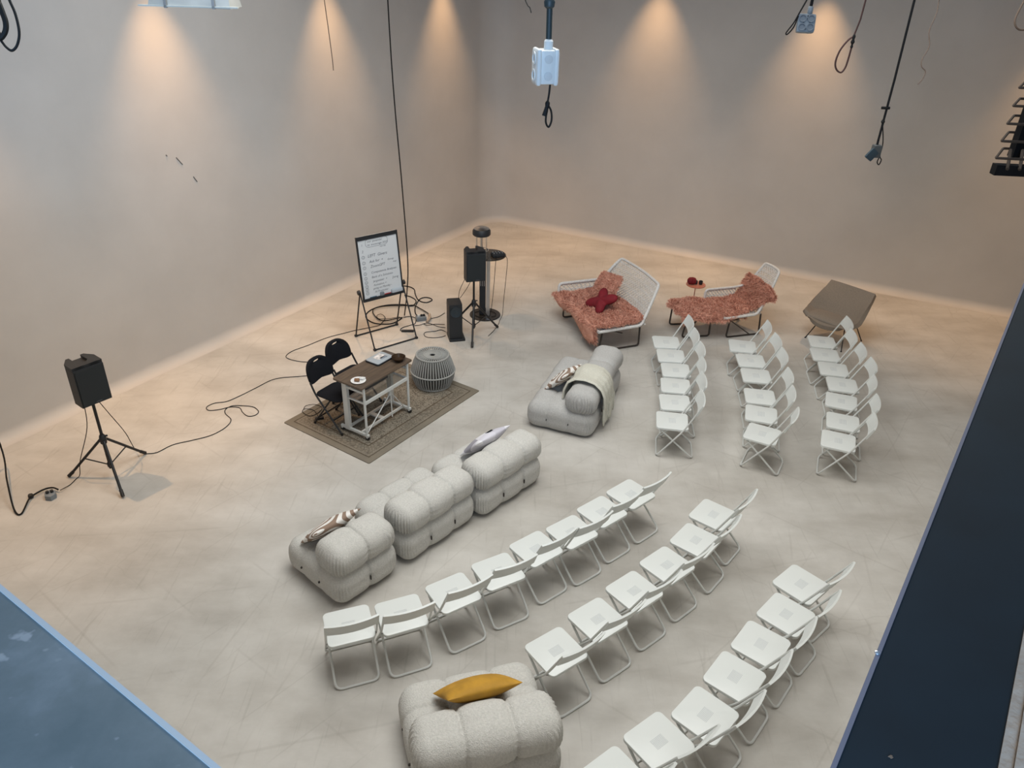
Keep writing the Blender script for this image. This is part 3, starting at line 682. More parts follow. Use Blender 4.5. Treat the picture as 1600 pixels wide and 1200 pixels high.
bd = bobj('board_panel', MB().prism(rrect(BW, BH, .02, 4), -.014, .008), PAPER)
fr = MB()
for c_, d_ in (((0, BH-.028, .006), (2*BW, .056, .026)), ((0, -BH+.022, .010), (2*BW, .044, .034)), ((-BW+.010, 0, .004), (.022, 2*BH, .026)), ((BW-.010, 0, .004), (.022, 2*BH, .026))): fr.box(c_, d_)
bobj('board_frame', fr, BLACK)
hw_ = MB()
def text_mesh(s, x, y, size, shear=.25):
    cu = bpy.data.curves.new('t', 'FONT'); cu.body = s; cu.size = size; cu.shear = shear; cu.resolution_u = 2
    to = bpy.data.objects.new('t', cu); COL.objects.link(to); dg = bpy.context.evaluated_depsgraph_get(); dg.update()
    me = bpy.data.meshes.new_from_object(to.evaluated_get(dg)); V = np.array([v.co[:] for v in me.vertices])
    if len(V):
        V[:, 0] += x; V[:, 1] += y; V[:, 2] += .0092
        b_ = len(hw_.v); hw_.v += V.tolist(); hw_.f += [tuple(i+b_ for i in p.vertices) for p in me.polygons]
    bpy.data.objects.remove(to); bpy.data.curves.remove(cu); bpy.data.meshes.remove(me)
TXT = [('our  potential', -.17, .385, .044), ('to  encourage 2023', -.17, .335, .042), ('1', -.275, .345, .045), ('2', -.275, .25, .05), ('not me', .03, .285, .034), ('LEFT  Givers', -.19, .165, .062),
       ('Ask for  +', -.175, .08, .056), ('ZoomGPT', -.165, .005, .056), ('Competence Analyses', -.165, -.085, .048), ('Bank of n Solutions', -.165, -.155, .046), ('Jargonizer  +', -.15, -.22, .046), ('[song', .18, -.225, .046),
       ('Activation +', -.15, -.28, .044), ('going on Monday -', -.16, -.33, .042), ('AI Promoter', -.14, -.385, .044), ('Group', .13, .065, .04), ('map', .22, .02, .036)]
for s_, x_, y_, z_ in TXT: text_mesh(s_, x_, y_, z_)
for i, yy in enumerate((.18, .095, .02, -.07, -.14, -.205, -.265, -.315, -.37)):
    hw_.tube([(-.262+.024*math.cos(2*PI*k/16), yy+.022*math.sin(2*PI*k/16), .0092) for k in range(16)], .0022, 4, True); text_mesh(str(i+1 if i > 1 else i+2), -.272, yy-.012, .030)
hw_.tube([(x_, y_, .0092) for x_, y_ in rrect(.185, .06, .05, 4)], .0018, 4, True)
for k in range(len(hw_.v)-0): pass
nb = len(rrect(.185, .06, .05, 4))*4
for k in range(len(hw_.v)-nb, len(hw_.v)): x_, y_, z_ = hw_.v[k]; hw_.v[k] = (x_-.015, y_+.375, z_)
bobj('handwriting', hw_, INK, ea)
def onboard(p): return (Matrix.Translation((-2.0, 10.83, 0)) @ Matrix.Rotation(rad(39), 4, 'Z') @ BM) @ Vector(p)
BROT = (Matrix.Rotation(rad(39), 4, 'Z') @ Matrix.Rotation(PI/2-lean, 4, 'X'))
def boarditem(name, mb, m, p, label, cat):
    o = obj(name, mb, m); o.matrix_world = Matrix.Translation(onboard(p)) @ BROT; return tag(o, label, cat)
mb = MB(); RB(mb, (.095, .030, .022), .012, (6,4,4)); boarditem('board_eraser', mb, mat('pale_grey_felt', (.42,.46,.50), .8), (.225, -BH+.0735, .0298), 'pale grey board eraser lying on the whiteboard tray', 'eraser')
mb = MB(); RB(mb, (.032, .028, .016), .008, (4,4,4)); boarditem('clip_box', mb, GREYBOX, (-.03, -BH+.0715, .0238), 'small grey box clipped to the tray of the whiteboard', 'box')
boarditem('marker_pen', MB().tube([(-.06, 0, 0), (.05, 0, 0)], .008, 8), mat('blue_marker', (.05,.10,.14), .5), (-.175, -BH+.0515, .0165), 'dark blue marker pen on the whiteboard tray', 'pen')
boarditem('marker_pen', MB().tube([(-.05, 0, 0), (.06, 0, 0)], .008, 8), mat('red_marker', (.35,.02,.02), .5), (.060, -BH+.0515, .0165), 'red marker pen on the whiteboard tray', 'pen')

# ------------------------------------------------------------------ speakers and stands
def tripod(loc, angs, hub, ptop, label, R_=.475):
    t = thing('speaker_stand', label, 'speaker stand', loc, 0, 'black tripod speaker stands')
    obj('pole', MB().tube([(0, 0, .12), (0, 0, hub+.08)], .019, 12).tube([(0, 0, hub+.06), (0, 0, ptop)], .0165, 12), BLACKM, t)
    obj('collar', MB().lathe([(.024, hub-.05), (.034, hub-.04), (.038, hub+.02), (.030, hub+.06), (.022, hub+.07)], 14), BLACK, t)
    obj('locking_knob', MB().tube([(.02, 0, hub+.05), (.055, .01, hub+.055)], .012, 8), BLACK, t)
    obj('lower_collar', MB().lathe([(.026, .14), (.030, .15), (.030, .19), (.024, .20)], 12), BLACK, t)
    for a_ in angs:
        c_, s_ = math.cos(rad(a_)), math.sin(rad(a_)); q = lambda r_, z_: (r_*c_, r_*s_, z_)
        l = obj('leg', MB().tube([q(.035, hub), q(R_, .022)], .0155, 10), BLACKM, t); obj('rubber_foot', MB().tube([q(R_-.05, .022+.05*(hub)/R_), q(R_+.008, .020)], .020, 10), RUBBER, l)
        obj('brace', MB().tube([q(.022, .17), q(R_*.52, .022+(hub-.022)*.48)], .0075, 6), BLACKM, t)
    return t
def speaker(loc, yaw, wd, ht, dp, label):
    t = thing('loudspeaker', label, 'loudspeaker', loc, yaw, 'black loudspeakers on tripod stands')        # front faces local -y
    poly = [(-wd/2, -dp/2), (wd/2, -dp/2), (wd/2, dp*.12), (wd*.30, dp/2), (-wd*.30, dp/2), (-wd/2, dp*.12)]
    obj('cabinet', MB().prism(poly, 0, ht-.035, .006), BLACK, t, True, 20)
    for sx in (-1, 1):
        obj('top_horn', MB().prism([(sx*wd*.5, -dp*.46), (sx*wd*.5, dp*.12), (sx*wd*.30, dp*.5), (sx*wd*.19, dp*.5), (sx*wd*.19, -.02), (sx*wd*.10, -dp*.20), (sx*wd*.10, -dp*.46)][::sx], ht-.036, ht), BLACK, t, False)
    obj('handle_bar', MB().box((0, -dp*.33, ht-.018), (wd*.8, dp*.26, .034)), BLACK, t, False)
    obj('front_grille', MB().prism([(-wd/2+.012, -dp/2-.010), (wd/2-.012, -dp/2-.010), (wd/2-.012, -dp/2+.004), (-wd/2+.012, -dp/2+.004)], .012, ht-.045), mat('grille_mesh', (.016,.021,.024), .6, .2, bump=.6, bscale=500), t, False)
    obj('badge', MB().box((.02, -dp/2-.0115, .026), (.06, .004, .014)), mat('dark_badge', (.05,.055,.06), .4), t, False)
    obj('pole_socket', MB().lathe([(.028, -.03), (.028, .0)], 12), BLACK, t)
    return t
tl = Vector((-4.53, 7.05, 0))
fe = [math.degrees(math.atan2(p.y-tl.y, p.x-tl.x)) for p in (U(108, 746), U(192, 776), U(227, 710))]
tripod(tl, fe, .50, 1.03, 'black tripod speaker stand on the floor near the blue-lit left wall')
speaker((tl.x, tl.y, 1.03), rad(-37+90), .315, .47, .27, 'black loudspeaker on the stand near the blue-lit left wall')
tr = Vector((-.635, 11.02, 0))
fe = [math.degrees(math.atan2(p.y-tr.y, p.x-tr.x)) for p in (U(738, 541), U(773, 514))]; fe.append((fe[0]+fe[1])/2+180)
tripod(tr, fe, .54, .965, 'black tripod speaker stand in front of the glass-shelved heater', .46)
speaker((tr.x, tr.y, .965), rad(-72+90), .30, .47, .27, 'black loudspeaker on the stand in front of the heater')
sb = thing('floor_speaker', 'tall black floor speaker with a round driver beside the tripod stand', 'loudspeaker', (-.93, 10.92, 0), rad(14))
mb = MB(); RB(mb, (.108, .14, .295), .02, (4,4,6), None, (0, 0, .325)); obj('cabinet', mb, BLACK, sb)
obj('foot_plate', MB().prism([(x_+.02, y_) for x_, y_ in rrect(.125, .165, .02, 3)], 0, .034, .006), BLACK, sb)
obj('driver', MB().lathe([(.088, 0), (.085, .010), (.06, .004), (.03, -.0), (0, .004)], 24, (0, -.140, .49), Matrix.Rotation(PI/2, 3, 'X')), mat('speaker_cone', (.016,.026,.034), .45), sb)
# heater with glass shelf
ht_ = thing('patio_heater', 'standing electric heater with a smoked glass shelf and round glass base', 'heater', (-.49, 11.80, 0), 0)
obj('glass_base', MB().lathe([(.0, 0), (.255, 0), (.258, .006), (.255, .014), (.0, .014)], 36), GLASS, ht_)
obj('base_ring', MB().tube([cs_(.252, 2*PI*k/40, .010) for k in range(40)], .008, 8, True), BLACKM, ht_)
obj('black_column', MB().box((-.045, .0, .53), (.10, .09, 1.0)), BLACK, ht_, False); obj('steel_column', MB().box((.045, 0, .53), (.06, .085, 1.03)), mat('brushed_steel', (.55,.51,.47), .35, .8), ht_, False)
gr = MB()
for k in range(3): gr.box((-.075+k*.03, -.048, .70), (.010, .008, .32))
obj('louvre', gr, mat('louvre_grey', (.30,.28,.26), .5, .3), ht_, False)
obj('glass_shelf', MB().lathe([(.0, 1.055), (.268, 1.055), (.272, 1.062), (.268, 1.069), (.0, 1.069)], 36, (.06, 0, 0)), GLASS, ht_)
for k in range(4):
    a_ = PI/4+k*PI/2; obj('upright_rod', MB().tube([(-.07+.11*math.cos(a_), .02+.11*math.sin(a_), 1.06), (-.07+.11*math.cos(a_), .02+.11*math.sin(a_), 1.40)], .008, 8), CHROME, ht_)
obj('lamp_tube', MB().tube([(-.07, .02, 1.06), (-.07, .02, 1.42)], .022, 10), CHROME, ht_)
obj('rod_ring', MB().tube([(-.07+.115*math.cos(2*PI*k/28), .02+.115*math.sin(2*PI*k/28), 1.14) for k in range(28)], .006, 6, True), CHROME, ht_)
obj('heater_head', MB().lathe([(.0, 1.38), (.13, 1.385), (.145, 1.40), (.145, 1.46), (.12, 1.495), (.0, 1.51)], 28, (-.07, .02, 0)), BLACK, ht_)
obj('head_band', MB().lathe([(.1, 1.50), (.125, 1.494), (.09, 1.512), (0, 1.516)], 28, (-.07, .02, 0)), CHROME, ht_)
mx = thing('audio_mixer', 'small black audio mixer with cables on the heater shelf', 'mixer', (-.295, 11.735, 1.0692), rad(20))
mb = MB(); RB(mb, (.10, .08, .030), .012, (4,4,4), None, (0, 0, .030)); obj('mixer_body', mb, BLACK, mx)
for i in range(4):
    for j in range(2): obj('knob', MB().lathe([(.010, 0), (.008, .016), (0, .016)], 8, (-.07+i*.046, -.03+j*.06, .058)), mat('grey_knob', (.2,.2,.2), .5), mx)

# ------------------------------------------------------------------ lounge furniture with woven shells
def lattice(name, fn, nu, nv, par, th=.013):
    """diamond net following a surface: real cords, drawn as crossing strips"""
    P = [[Vector(fn(i/nu, j/nv)) for j in range(nv+1)] for i in range(nu+1)]
    mb = MB()
    for s_ in (1, -1):
        for k0 in range(-nv, nu+nv+1, 2):
            path = []
            for j in range(nv+1):
                i = k0+s_*j
                if 0 <= i <= nu: path.append(P[i][j])
                elif len(path) > 1: break
            if len(path) > 1: mb.tube(path, th/2, 4, False, False)
    for j in range(0, nv+1, 3): mb.tube([P[i][j] for i in range(nu+1)], th*.45, 4, False, False)
    o = obj(name, mb, WOVEN, par); o['kind'] = 'stuff'; return o
def rim(name, pts, r, par): return obj(name, MB().tube(fillet(pts, .06, 4), r, 8), WOVEN, par)
def sled(par, x, y0, y1, zt, r=.0145, lean_=0.0): return obj('sled_leg', MB().tube(fillet([(x-lean_, y0-.03*(1 if y0 > y1 else -1), zt), (x, y0, r), (x, y1, r), (x-lean_, y1+.03*(1 if y0 > y1 else -1), zt)], .05, 4), r, 8), TUBE, par)

lv = thing('woven_loveseat', 'white woven loveseat with one arm and brown tube legs, under pink sheepskin', 'armchair', (1.4, 11.3, 0), rad(112))
LX = .74
def seat_fn(u, v): return (-LX+2*LX*u, .42-.80*v, .385+.03*math.sin(v*PI)*-1+.02*v)
def back_fn(u, v):
    xl = -LX*(1-v)-.48*v; xr = LX; x = xl+(xr-xl)*u; y = -.36-.34*v**1.15-.05*math.sin(u*PI); z = .395+.52*v**.9; return (x, y, z)
def sst(t): t = min(1, max(0, t)); return t*t*(3-2*t)
def arm_fn(u, v): return (LX+.01-.03*u, .42-1.10*u*(1-.28*(1-v)), .39+(.20+.30*sst((u-.66)/.34))*v)
lattice('seat_weave', seat_fn, 46, 26, lv); lattice('back_weave', back_fn, 44, 20, lv); lattice('arm_weave', arm_fn, 26, 7, lv)
bt_ = [back_fn(u/8, 1) for u in range(9)]
rim('shell_rim', [(-LX, .42, .385), (-LX, -.30, .395), back_fn(0, .5)]+bt_+[arm_fn(.88, 1), arm_fn(.78, 1), arm_fn(.66, 1), arm_fn(.3, 1), arm_fn(0, 1), (LX, .43, .385), (-LX, .42, .385)], .024, lv)
sled(lv, -.66, .36, -.34, .38, lean_=.03); sled(lv, .66, .36, -.34, .38, lean_=-.03)
obj('cross_rail', MB().tube([(-.64, .30, .365), (.64, .30, .365)], .0105, 8), TUBE, lv); obj('cross_rail', MB().tube([(-.64, -.28, .365), (.64, -.28, .365)], .0105, 8), TUBE, lv)
obj('diagonal_brace', MB().tube([(-.60, .28, .36), (-.2, -.30, .02)], .0095, 8), TUBE, lv)

def fur_sheet(name, fn, nu, nv, m, label, cat, loc, rz, blades=5200, length=.05, thick=.035):
    t = thing(name, label, cat, loc, rz)
    obj('hide', MB().surf(fn, nu, nv, thick), m, t, True, 180)
    V = []; F = []
    e = 1e-2
    for _ in range(blades):
        u, v = random.random(), random.random()
        if random.random() < .22: u = random.choice((0, 1)) if random.random() < .5 else u; v = v if u in (0, 1) else random.choice((0, 1))
        p = Vector(fn(u, v)); du = Vector(fn(min(1, u+e), v))-Vector(fn(max(0, u-e), v)); dv = Vector(fn(u, min(1, v+e)))-Vector(fn(u, max(0, v-e)))
        n_ = du.cross(dv).normalized()
        if n_.z < 0 and abs(n_.z) > .2: n_ = -n_
        out_ = Vector((0,0,0))
        if u in (0, 1): out_ = du.normalized()*(1 if u == 1 else -1)
        elif v in (0, 1): out_ = dv.normalized()*(1 if v == 1 else -1)
        dr = (n_*.7+Vector((random.gauss(0,.45), random.gauss(0,.45), random.gauss(0,.3)))+out_*1.1).normalized()
        L = length*random.uniform(.6, 1.25); base = p+n_*thick*.35; sd = dr.orthogonal().normalized(); sd = Matrix.Rotation(random.random()*6.28, 3, dr) @ sd
        wv_ = .0042; b_ = len(V); mid = base+dr*L*.55; tip = base+dr*L+Vector((0,0,-.35*L))
        V += [base-sd*wv_, base+sd*wv_, mid+sd*wv_*.8, mid-sd*wv_*.8, tip]; F += [(b_, b_+1, b_+2, b_+3), (b_+3, b_+2, b_+4)]
    o = obj('fleece', MB().add(V, F), m, t, True, 180); o['kind'] = 'stuff'; return t
def fur1(u, v):                          # u across the loveseat (near end to arm), v front overhang to back
    x = -.70+1.40*u+.03*math.sin(v*9); d = 1.02*v
    hang = .11*math.exp(-((u-.2)/.32)**2)+.05*(1-u)+.09+.015*math.sin(u*17)
    y0 = .47+.03*math.sin(u*9)
    k = v/.22
    if v < .22: return (x, y0+.015*math.sin(v*14), .425-hang*(1-k)**1.1)
    q = (v-.22)/.78; y = y0-(.82+.05*math.sin(u*6))*q; z = .430+.012*math.sin(u*15+q*5)+.010*math.sin(q*21+u*4)+.16*max(0, q-.83)**1*(1.2)
    return (x, y, z)
fur_sheet('sheepskin_throw', fur1, 30, 26, PINKFUR, 'dusty pink sheepskin spread over the seat of the woven loveseat', 'sheepskin', (1.4, 11.3, 0), rad(112), 15000, .07)
# fur cushion
rv = (Vector((1.4, 11.3, 0)), rad(112))
def furcush(u, v): return (-.25+.5*u, -.23+.46*v, .07*(math.sin(PI*u)*math.sin(PI*v))**.5)
fc = fur_sheet('fur_cushion', furcush, 14, 14, PINKFUR, 'dusty pink fur cushion with dark piping leaning on the loveseat back', 'cushion', (0,0,0), 0, 4500, .04, .03)
obj('piping', MB().tube([(-.25, -.23, -.02), (-.25, .23, -.02), (.25, .23, -.02), (.25, -.23, -.02)], .008, 6, True), BLACKF, fc)
R_ = Matrix.Rotation(rad(112), 3, 'Z'); place(fc, on(rv, (.25, -.17, .64)), R_ @ Vector((-.05, .80, .60)), R_ @ Vector((.20, -.55, .80)))
# four-lobed crimson bow cushion
bw = MB(); vs = []; n = 40; rg = 8
for s_ in (1, -1):
    for i in range(rg+1):
        f = math.sin(PI/2*i/rg)
        for k in range(n):
            a_ = 2*PI*k/n; r_ = .205+.066*math.cos(4*a_)+.015*math.cos(2*a_); e_ = max(0, 1-f*f)**.5
            vs.append((r_*f*math.cos(a_), r_*f*math.sin(a_), s_*.095*e_*(.75+.25*math.cos(4*a_)*f)))
fs = []
for s_ in range(2):
    o_ = s_*(rg+1)*n
    for i in range(rg):
        for k in range(n):
            a_ = o_+i*n+k; b_ = o_+i*n+(k+1) % n; q = (a_, a_+n, b_+n, b_); fs.append(q if s_ == 0 else q[::-1])
bw.add(vs, fs); bo_ = obj('bow_cushion', bw, RED, None, True, 180); tag(bo_, 'crimson four-lobed bow cushion on the pink sheepskin', 'cushion')
place(bo_, on(rv, (-.10, .075, .590)), R_ @ Vector((-.1, .62, .78)), R_ @ Vector((.75, -.5, .6)))

# woven lounge chair with its footstool
ch = thing('woven_lounge_chair', 'white woven lounge chair with a tall narrow back and brown tube legs', 'armchair', (3.57, 11.55, 0), rad(107))
CX = .34
def cs_fn(u, v): return (-CX+2*CX*u, .335-.595*v, .375+.015*v)
def cb_fn(u, v):
    h_ = CX*(1-v**1.2)+.20*v**1.2; x = .05*v+(-h_+2*h_*u); return (x, -.28-.34*v-.04*math.sin(u*PI), .39+.62*v**.95)
def ca_fn(u, v): return (CX+.01, .345-.565*u, .385+.20*v)
lattice('seat_weave', cs_fn, 22, 20, ch); lattice('back_weave', cb_fn, 18, 22, ch); lattice('arm_weave', ca_fn, 20, 7, ch)
rim('shell_rim', [(-CX, .345, .375), (-CX, -.22, .39), cb_fn(0, .35), cb_fn(0, .7)]+[cb_fn(u/5, 1) for u in range(6)]+[cb_fn(1, .7), cb_fn(1, .38), ca_fn(.95, 1), ca_fn(.0, 1), (CX+.01, .345, .40), (CX, .345, .375), (-CX, .345, .375)], .021, ch)
sled(ch, -.29, .24, -.36, .37); sled(ch, .29, .26, -.36, .37)
obj('diagonal_brace', MB().tube([(-.29, .20, .30), (-.27, -.20, .012)], .009, 8), TUBE, ch); obj('cross_rail', MB().tube([(-.29, .20, .36), (.29, .20, .36)], .010, 8), TUBE, ch); obj('cross_rail', MB().tube([(-.29, -.25, .36), (.29, -.25, .36)], .010, 8), TUBE, ch)
fo = thing('woven_footstool', 'white woven footstool with brown tube legs in front of the lounge chair', 'footstool', (2.905, 11.44, 0), rad(101))
def fs_fn(u, v): return (-.28+.56*u, .30-.54*v, .37)
lattice('seat_weave', fs_fn, 18, 18, fo); rim('shell_rim', [(-.28, .30, .37), (-.28, -.24, .37), (.28, -.24, .37), (.28, .30, .37), (-.28, .30, .37)], .015, fo)
sled(fo, -.245, .25, -.21, .36, lean_=.04); sled(fo, .245, .28, -.19, .36, lean_=-.04)
def fur2(u, v):                          # v from the footstool's foot end up to the chair back
    x = -.30+.62*u+.03*math.sin(v*11)
    L = 1.72*v; pts = [(0, 1.02, .405), (.08, .95, .42), (.55, .42, .42), (.62, .36, .408), (1.18, -.22, .42), (1.35, -.32, .53), (1.62, -.42, .70), (1.72, -.46, .76)]
    for i in range(len(pts)-1):
        if L <= pts[i+1][0]+1e-9: f = (L-pts[i][0])/(pts[i+1][0]-pts[i][0]); break
    y = pts[i][1]*(1-f)+pts[i+1][1]*f; z = pts[i][2]*(1-f)+pts[i+1][2]*f
    w_ = 1+.10*math.sin(v*8)-.05*(v < .03); drop = -.07*max(0, .12-u)/.12*(1-.3*math.sin(v*17))*(v < .62)
    if v > .78: k_ = (v-.78)/.22; x = x*(1+.22*k_)+.01*k_; z -= .10*k_*max(0,.3-u)/.3
    return (x*w_, y, z+drop+.012*math.sin(u*13+v*31)+.01)
fur_sheet('sheepskin_throw', fur2, 20, 44, PINKFUR, 'long dusty pink sheepskin draped over the lounge chair and footstool', 'sheepskin', (3.57, 11.55, 0), rad(107), 15000, .065)
# side table
pt = thing('side_table', 'small round pink side table on one thin leg', 'side table', (3.12, 12.42, 0), 0)
obj('table_top', MB().lathe([(0, .405), (.160, .405), (.168, .412), (.166, .422), (0, .422)], 32), PINKT, pt); obj('stem', MB().tube([(0, 0, .01), (0, 0, .41)], .008, 8), PINKT, pt); obj('base_disc', MB().lathe([(0, 0), (.11, 0), (.11, .008), (0, .012)], 24), PINKT, pt)
rp = thing('red_pouch', 'dark red rounded pouch with a black edge on the pink side table', 'pouch', (3.045, 12.43, .4255), 0)
mb = MB(); RB(mb, (.072, .060, .055), .05, (12,12,10), lambda P, N: .006*np.sin(np.arctan2(P[:,1],P[:,0])*9), (0, 0, .055)); obj('pouch_body', mb, RED, rp); mb = MB(); RB(mb, (.022, .035, .035), .02, (5,5,5), None, (.075, -.01, .038)); obj('black_clasp', mb, BLACK, rp)
cu_ = obj('small_cup', MB().lathe([(.026, 0), (.034, .02), (.034, .062), (.028, .062), (.026, .01), (0, .008)], 20), BLACK); cu_.location = (3.20, 12.42, .4225); tag(cu_, 'small black cup beside the red pouch on the pink side table', 'cup')
# taupe shell chair
sc = thing('shell_chair', 'taupe upholstered shell lounge chair on four thin black legs', 'armchair', (5.20, 11.28, 0), rad(131))
prof = [(.41, .425), (.36, .412), (.24, .365), (.11, .335), (.02, .345), (-.06, .41), (-.17, .545), (-.28, .67), (-.385, .79)]
def shell(u, v):
    x_ = v*(len(prof)-1); i = min(int(x_), len(prof)-2); f = x_-i; y = prof[i][0]*(1-f)+prof[i+1][0]*f; z = prof[i][1]*(1-f)+prof[i+1][1]*f
    s_ = 2*u-1; hw2 = .36+.10*math.sin(min(1, v*1.6)*PI)**1.0*1.0*(v < .625)-.0
    hw2 = .37+.07*math.sin(PI*v)+.01*v
    lift = .13*abs(s_)**2.4*math.sin(PI*min(1, v/.9)); fwd = .15*abs(s_)**2.2*math.sin(PI*min(1, v*.93))
    fb = max(0, 1-v/.38)**2; return (hw2*s_+.06*v, y+fwd+.13*(1-s_*s_)*fb-.05*s_*s_*fb, z+lift-.045*(1-s_*s_)*fb)
sh = [shell]
obj('shell', MB().surf(shell, 28, 40, .065), TAUPE, sc, True, 70)
mb = MB(); RB(mb, (.345, .19, .048), (.13, .13, .045), (16, 12, 6), lambda P, N: .012*np.clip(N[:,2],0,1)*(1-(P[:,0]/.35)**2), (.02, .27, .425)); obj('seat_pad', mb, TAUPE, sc, True, 180)
for sx in (-1, 1):
    for y0, y1 in ((.16, .33), (-.14, -.30)):
        obj('leg', MB().tube([(sx*.20, y0, .35), (sx*.315, y1, .006)], .0085, 8), BLACKM, sc); obj('foot_glide', MB().lathe([(.014, 0), (.012, .014)], 10, (sx*.315, y1, 0)), BLACK, sc)
obj('leg_frame', MB().tube([(-.20, .16, .345), (.20, .16, .345), (.20, -.14, .345), (-.20, -.14, .345)], .008, 8, True), BLACKM, sc)

# ------------------------------------------------------------------ cables
def cable(name, pts, r, label, cat='cable', m=CORD, n=6, group=None):
    P_ = smoothpath(pts, 7)
    for p_ in P_: p_.z = max(p_.z, r+.001)
    return tag(obj(name, MB().tube(P_, r, n), m), label, cat, group)
def fl(px, r=.006): return [U(x_, y_, r+.001) for x_, y_ in px]
cable('speaker_cable', fl([(228, 709), (245, 707), (270, 695), (300, 688), (330, 680), (352, 668), (361, 656), (352, 646), (353, 639), (364, 634), (380, 634), (396, 636), (404, 643), (398, 649), (387, 650), (379, 644), (374, 637), (360, 636), (342, 640), (326, 641), (323, 636), (335, 630), (355, 627), (378, 617), (400, 606), (430, 592), (470, 588), (490, 586)], .005), .005, 'thin black cable looping over the floor from the left speaker stand')
cable('extension_cable', fl([(492, 566), (470, 565), (452, 561), (447, 556), (458, 548), (480, 540), (510, 528), (540, 520), (556, 516), (590, 509), (596, 505)], .005)+[U(x_, y_, .026) for x_, y_ in ((602, 497), (596, 491), (589, 493), (592, 498), (606, 498), (625, 495))], .005, 'thin black cable curving behind the black chairs towards the whiteboard')
cable('cable_drop', [on((tl, rad(-37+90)), (-.06, .06, 1.04))]+[Vector((tl.x-.10, tl.y-.06, .7)), Vector((tl.x-.26, tl.y-.10, .28)), U(124, 744, .012), U(110, 757, .006), U(94, 766, .03)], .0045, 'thin black cable hanging from the left loudspeaker to the socket block')
cable('cable_drop', [on((tl, rad(-37+90)), (.05, .06, 1.04)), Vector((tl.x+.06, tl.y+.12, .80)), Vector((tl.x+.10, tl.y+.28, .42)), U(212, 703, .02), U(228, 709, .006)], .0045, 'thin black cable hanging from the left loudspeaker along the far tripod leg')
# power cable falling from above to a grey socket block, left
q0 = U(0, 694, .33)
cable('power_cable', [q0+Vector((-.02, -.05, 6.7)), q0+Vector((-.03, -.02, 3.4)), q0+Vector((-.05, -.02, 1.2)), q0, U(11, 752, .17), U(22, 796, .03), U(33, 803, .012), U(44, 782, .03), U(50, 775, .03), U(68, 765, .035), U(82, 762, .045), U(91, 765, .035)], .0095, 'thick black power cable hanging down beside the left wall to a socket block')
sk = thing('socket_block', 'grey wired socket block with plugs on the floor near the left wall', 'socket block', U(80, 777), rad(30))
obj('block_body', MB().prism([(.062*math.cos(rad(60*k+30)), .075*math.sin(rad(60*k+30))) for k in range(6)], 0, .058, .01), GREYBOX, sk)
for x_ in (-.022, .022): obj('plug', MB().lathe([(.018, .058), (.016, .085), (0, .09)], 10, (x_, .01, 0)), BLACK, sk)
pj = obj('cable_joint', MB().lathe([(0, -.028), (.024, -.02), (.028, 0), (.024, .02), (0, .028)], 14), RUBBER); pj.location = U(48, 775, .029); tag(pj, 'round black plug joint on the power cable near the left wall', 'plug')
# hanging cord behind the whiteboard and the coils under it
base = U(632, 493, .012)
cable('ceiling_cable', [Vector((base.x-.04, base.y-.02, 7.1)), Vector((base.x-.02, base.y, 4)), Vector((base.x+.05, base.y+.02, 2.2)), Vector((base.x+.09, base.y+.02, 1.0)), Vector((base.x+.06, base.y, .45)), base], .010, 'long black cord hanging from the ceiling down behind the whiteboard')
z10 = lambda L, r=.008: [U(560+x_/10, 420+y_/10, r) for x_, y_ in L]
cable('coiled_cable', z10([(680, 770), (640, 800), (540, 850), (420, 865), (250, 850), (140, 790), (115, 730), (170, 660), (300, 600), (480, 565), (700, 560), (830, 580), (890, 540), (895, 490), (820, 440), (720, 415)], .009), .009, 'thick black cable lying in a wide loop under the whiteboard')
cable('coiled_cable', z10([(690, 760), (600, 775), (420, 810), (320, 790), (240, 710), (225, 650), (290, 605), (480, 580), (760, 575), (860, 570), (980, 630), (1080, 690), (1120, 730)], .0285), .009, 'thick black cable lying in an inner loop under the whiteboard')
cable('coiled_cable', z10([(690, 265), (790, 280), (870, 320), (890, 400), (930, 480), (1000, 520), (1080, 525), (1150, 490), (1120, 460), (1040, 448), (960, 475), (910, 545), (885, 620), (890, 690), (925, 745)], .009), .009, 'thick black cable twisted in a small loop behind the whiteboard')
cable('floor_cable', z10([(700, 760), (800, 745), (880, 765), (900, 800), (880, 860), (800, 885), (690, 920), (655, 960), (700, 975)], .006), .006, 'thin black cable to the adapter under the whiteboard')
cable('floor_cable', z10([(1350, 690), (1250, 750), (1150, 775), (1060, 800)], .005), .005, 'thin cable from the socket cluster to the back of the floor speaker')
cable('floor_cable', z10([(1360, 920), (1250, 905), (1150, 865), (1060, 850), (960, 880), (860, 890)], .005), .005, 'thin cable crossing the floor beside the floor speaker')
cable('floor_cable', z10([(1365, 985), (1290, 955), (1200, 975), (1060, 990), (1025, 1020), (1060, 1065), (1180, 1078), (1300, 1065), (1360, 1045)], .005), .005, 'thin cable in a flat loop at the foot of the floor speaker')
cable('floor_cable', z10([(1350, 870), (1200, 865), (1080, 880), (1020, 860)], .012), .005, 'thin straight cable between socket cluster and floor speaker')
sk2 = thing('socket_block', 'grey wired socket block with plugs on the floor behind the whiteboard', 'socket block', U(658, 500), rad(20))
mb = MB(); RB(mb, (.085, .055, .035), .012, (4,4,4), None, (0, 0, .035)); obj('block_body', mb, GREYBOX, sk2)
for x_ in (-.04, .01, .05): obj('plug', MB().lathe([(.02, .068), (.018, .10), (0, .104)], 10, (x_, 0, 0)), BLACK if x_ > 0 else SOCKET, sk2)
pw = MB().tube([U(667, 503, .03), U(672, 496, .05), U(671, 491, .05)], .022, 8); tag(obj('power_plug', pw, mat('tan_plug', (.38,.30,.23), .6)), 'beige power plug at the end of the thick cable', 'plug')
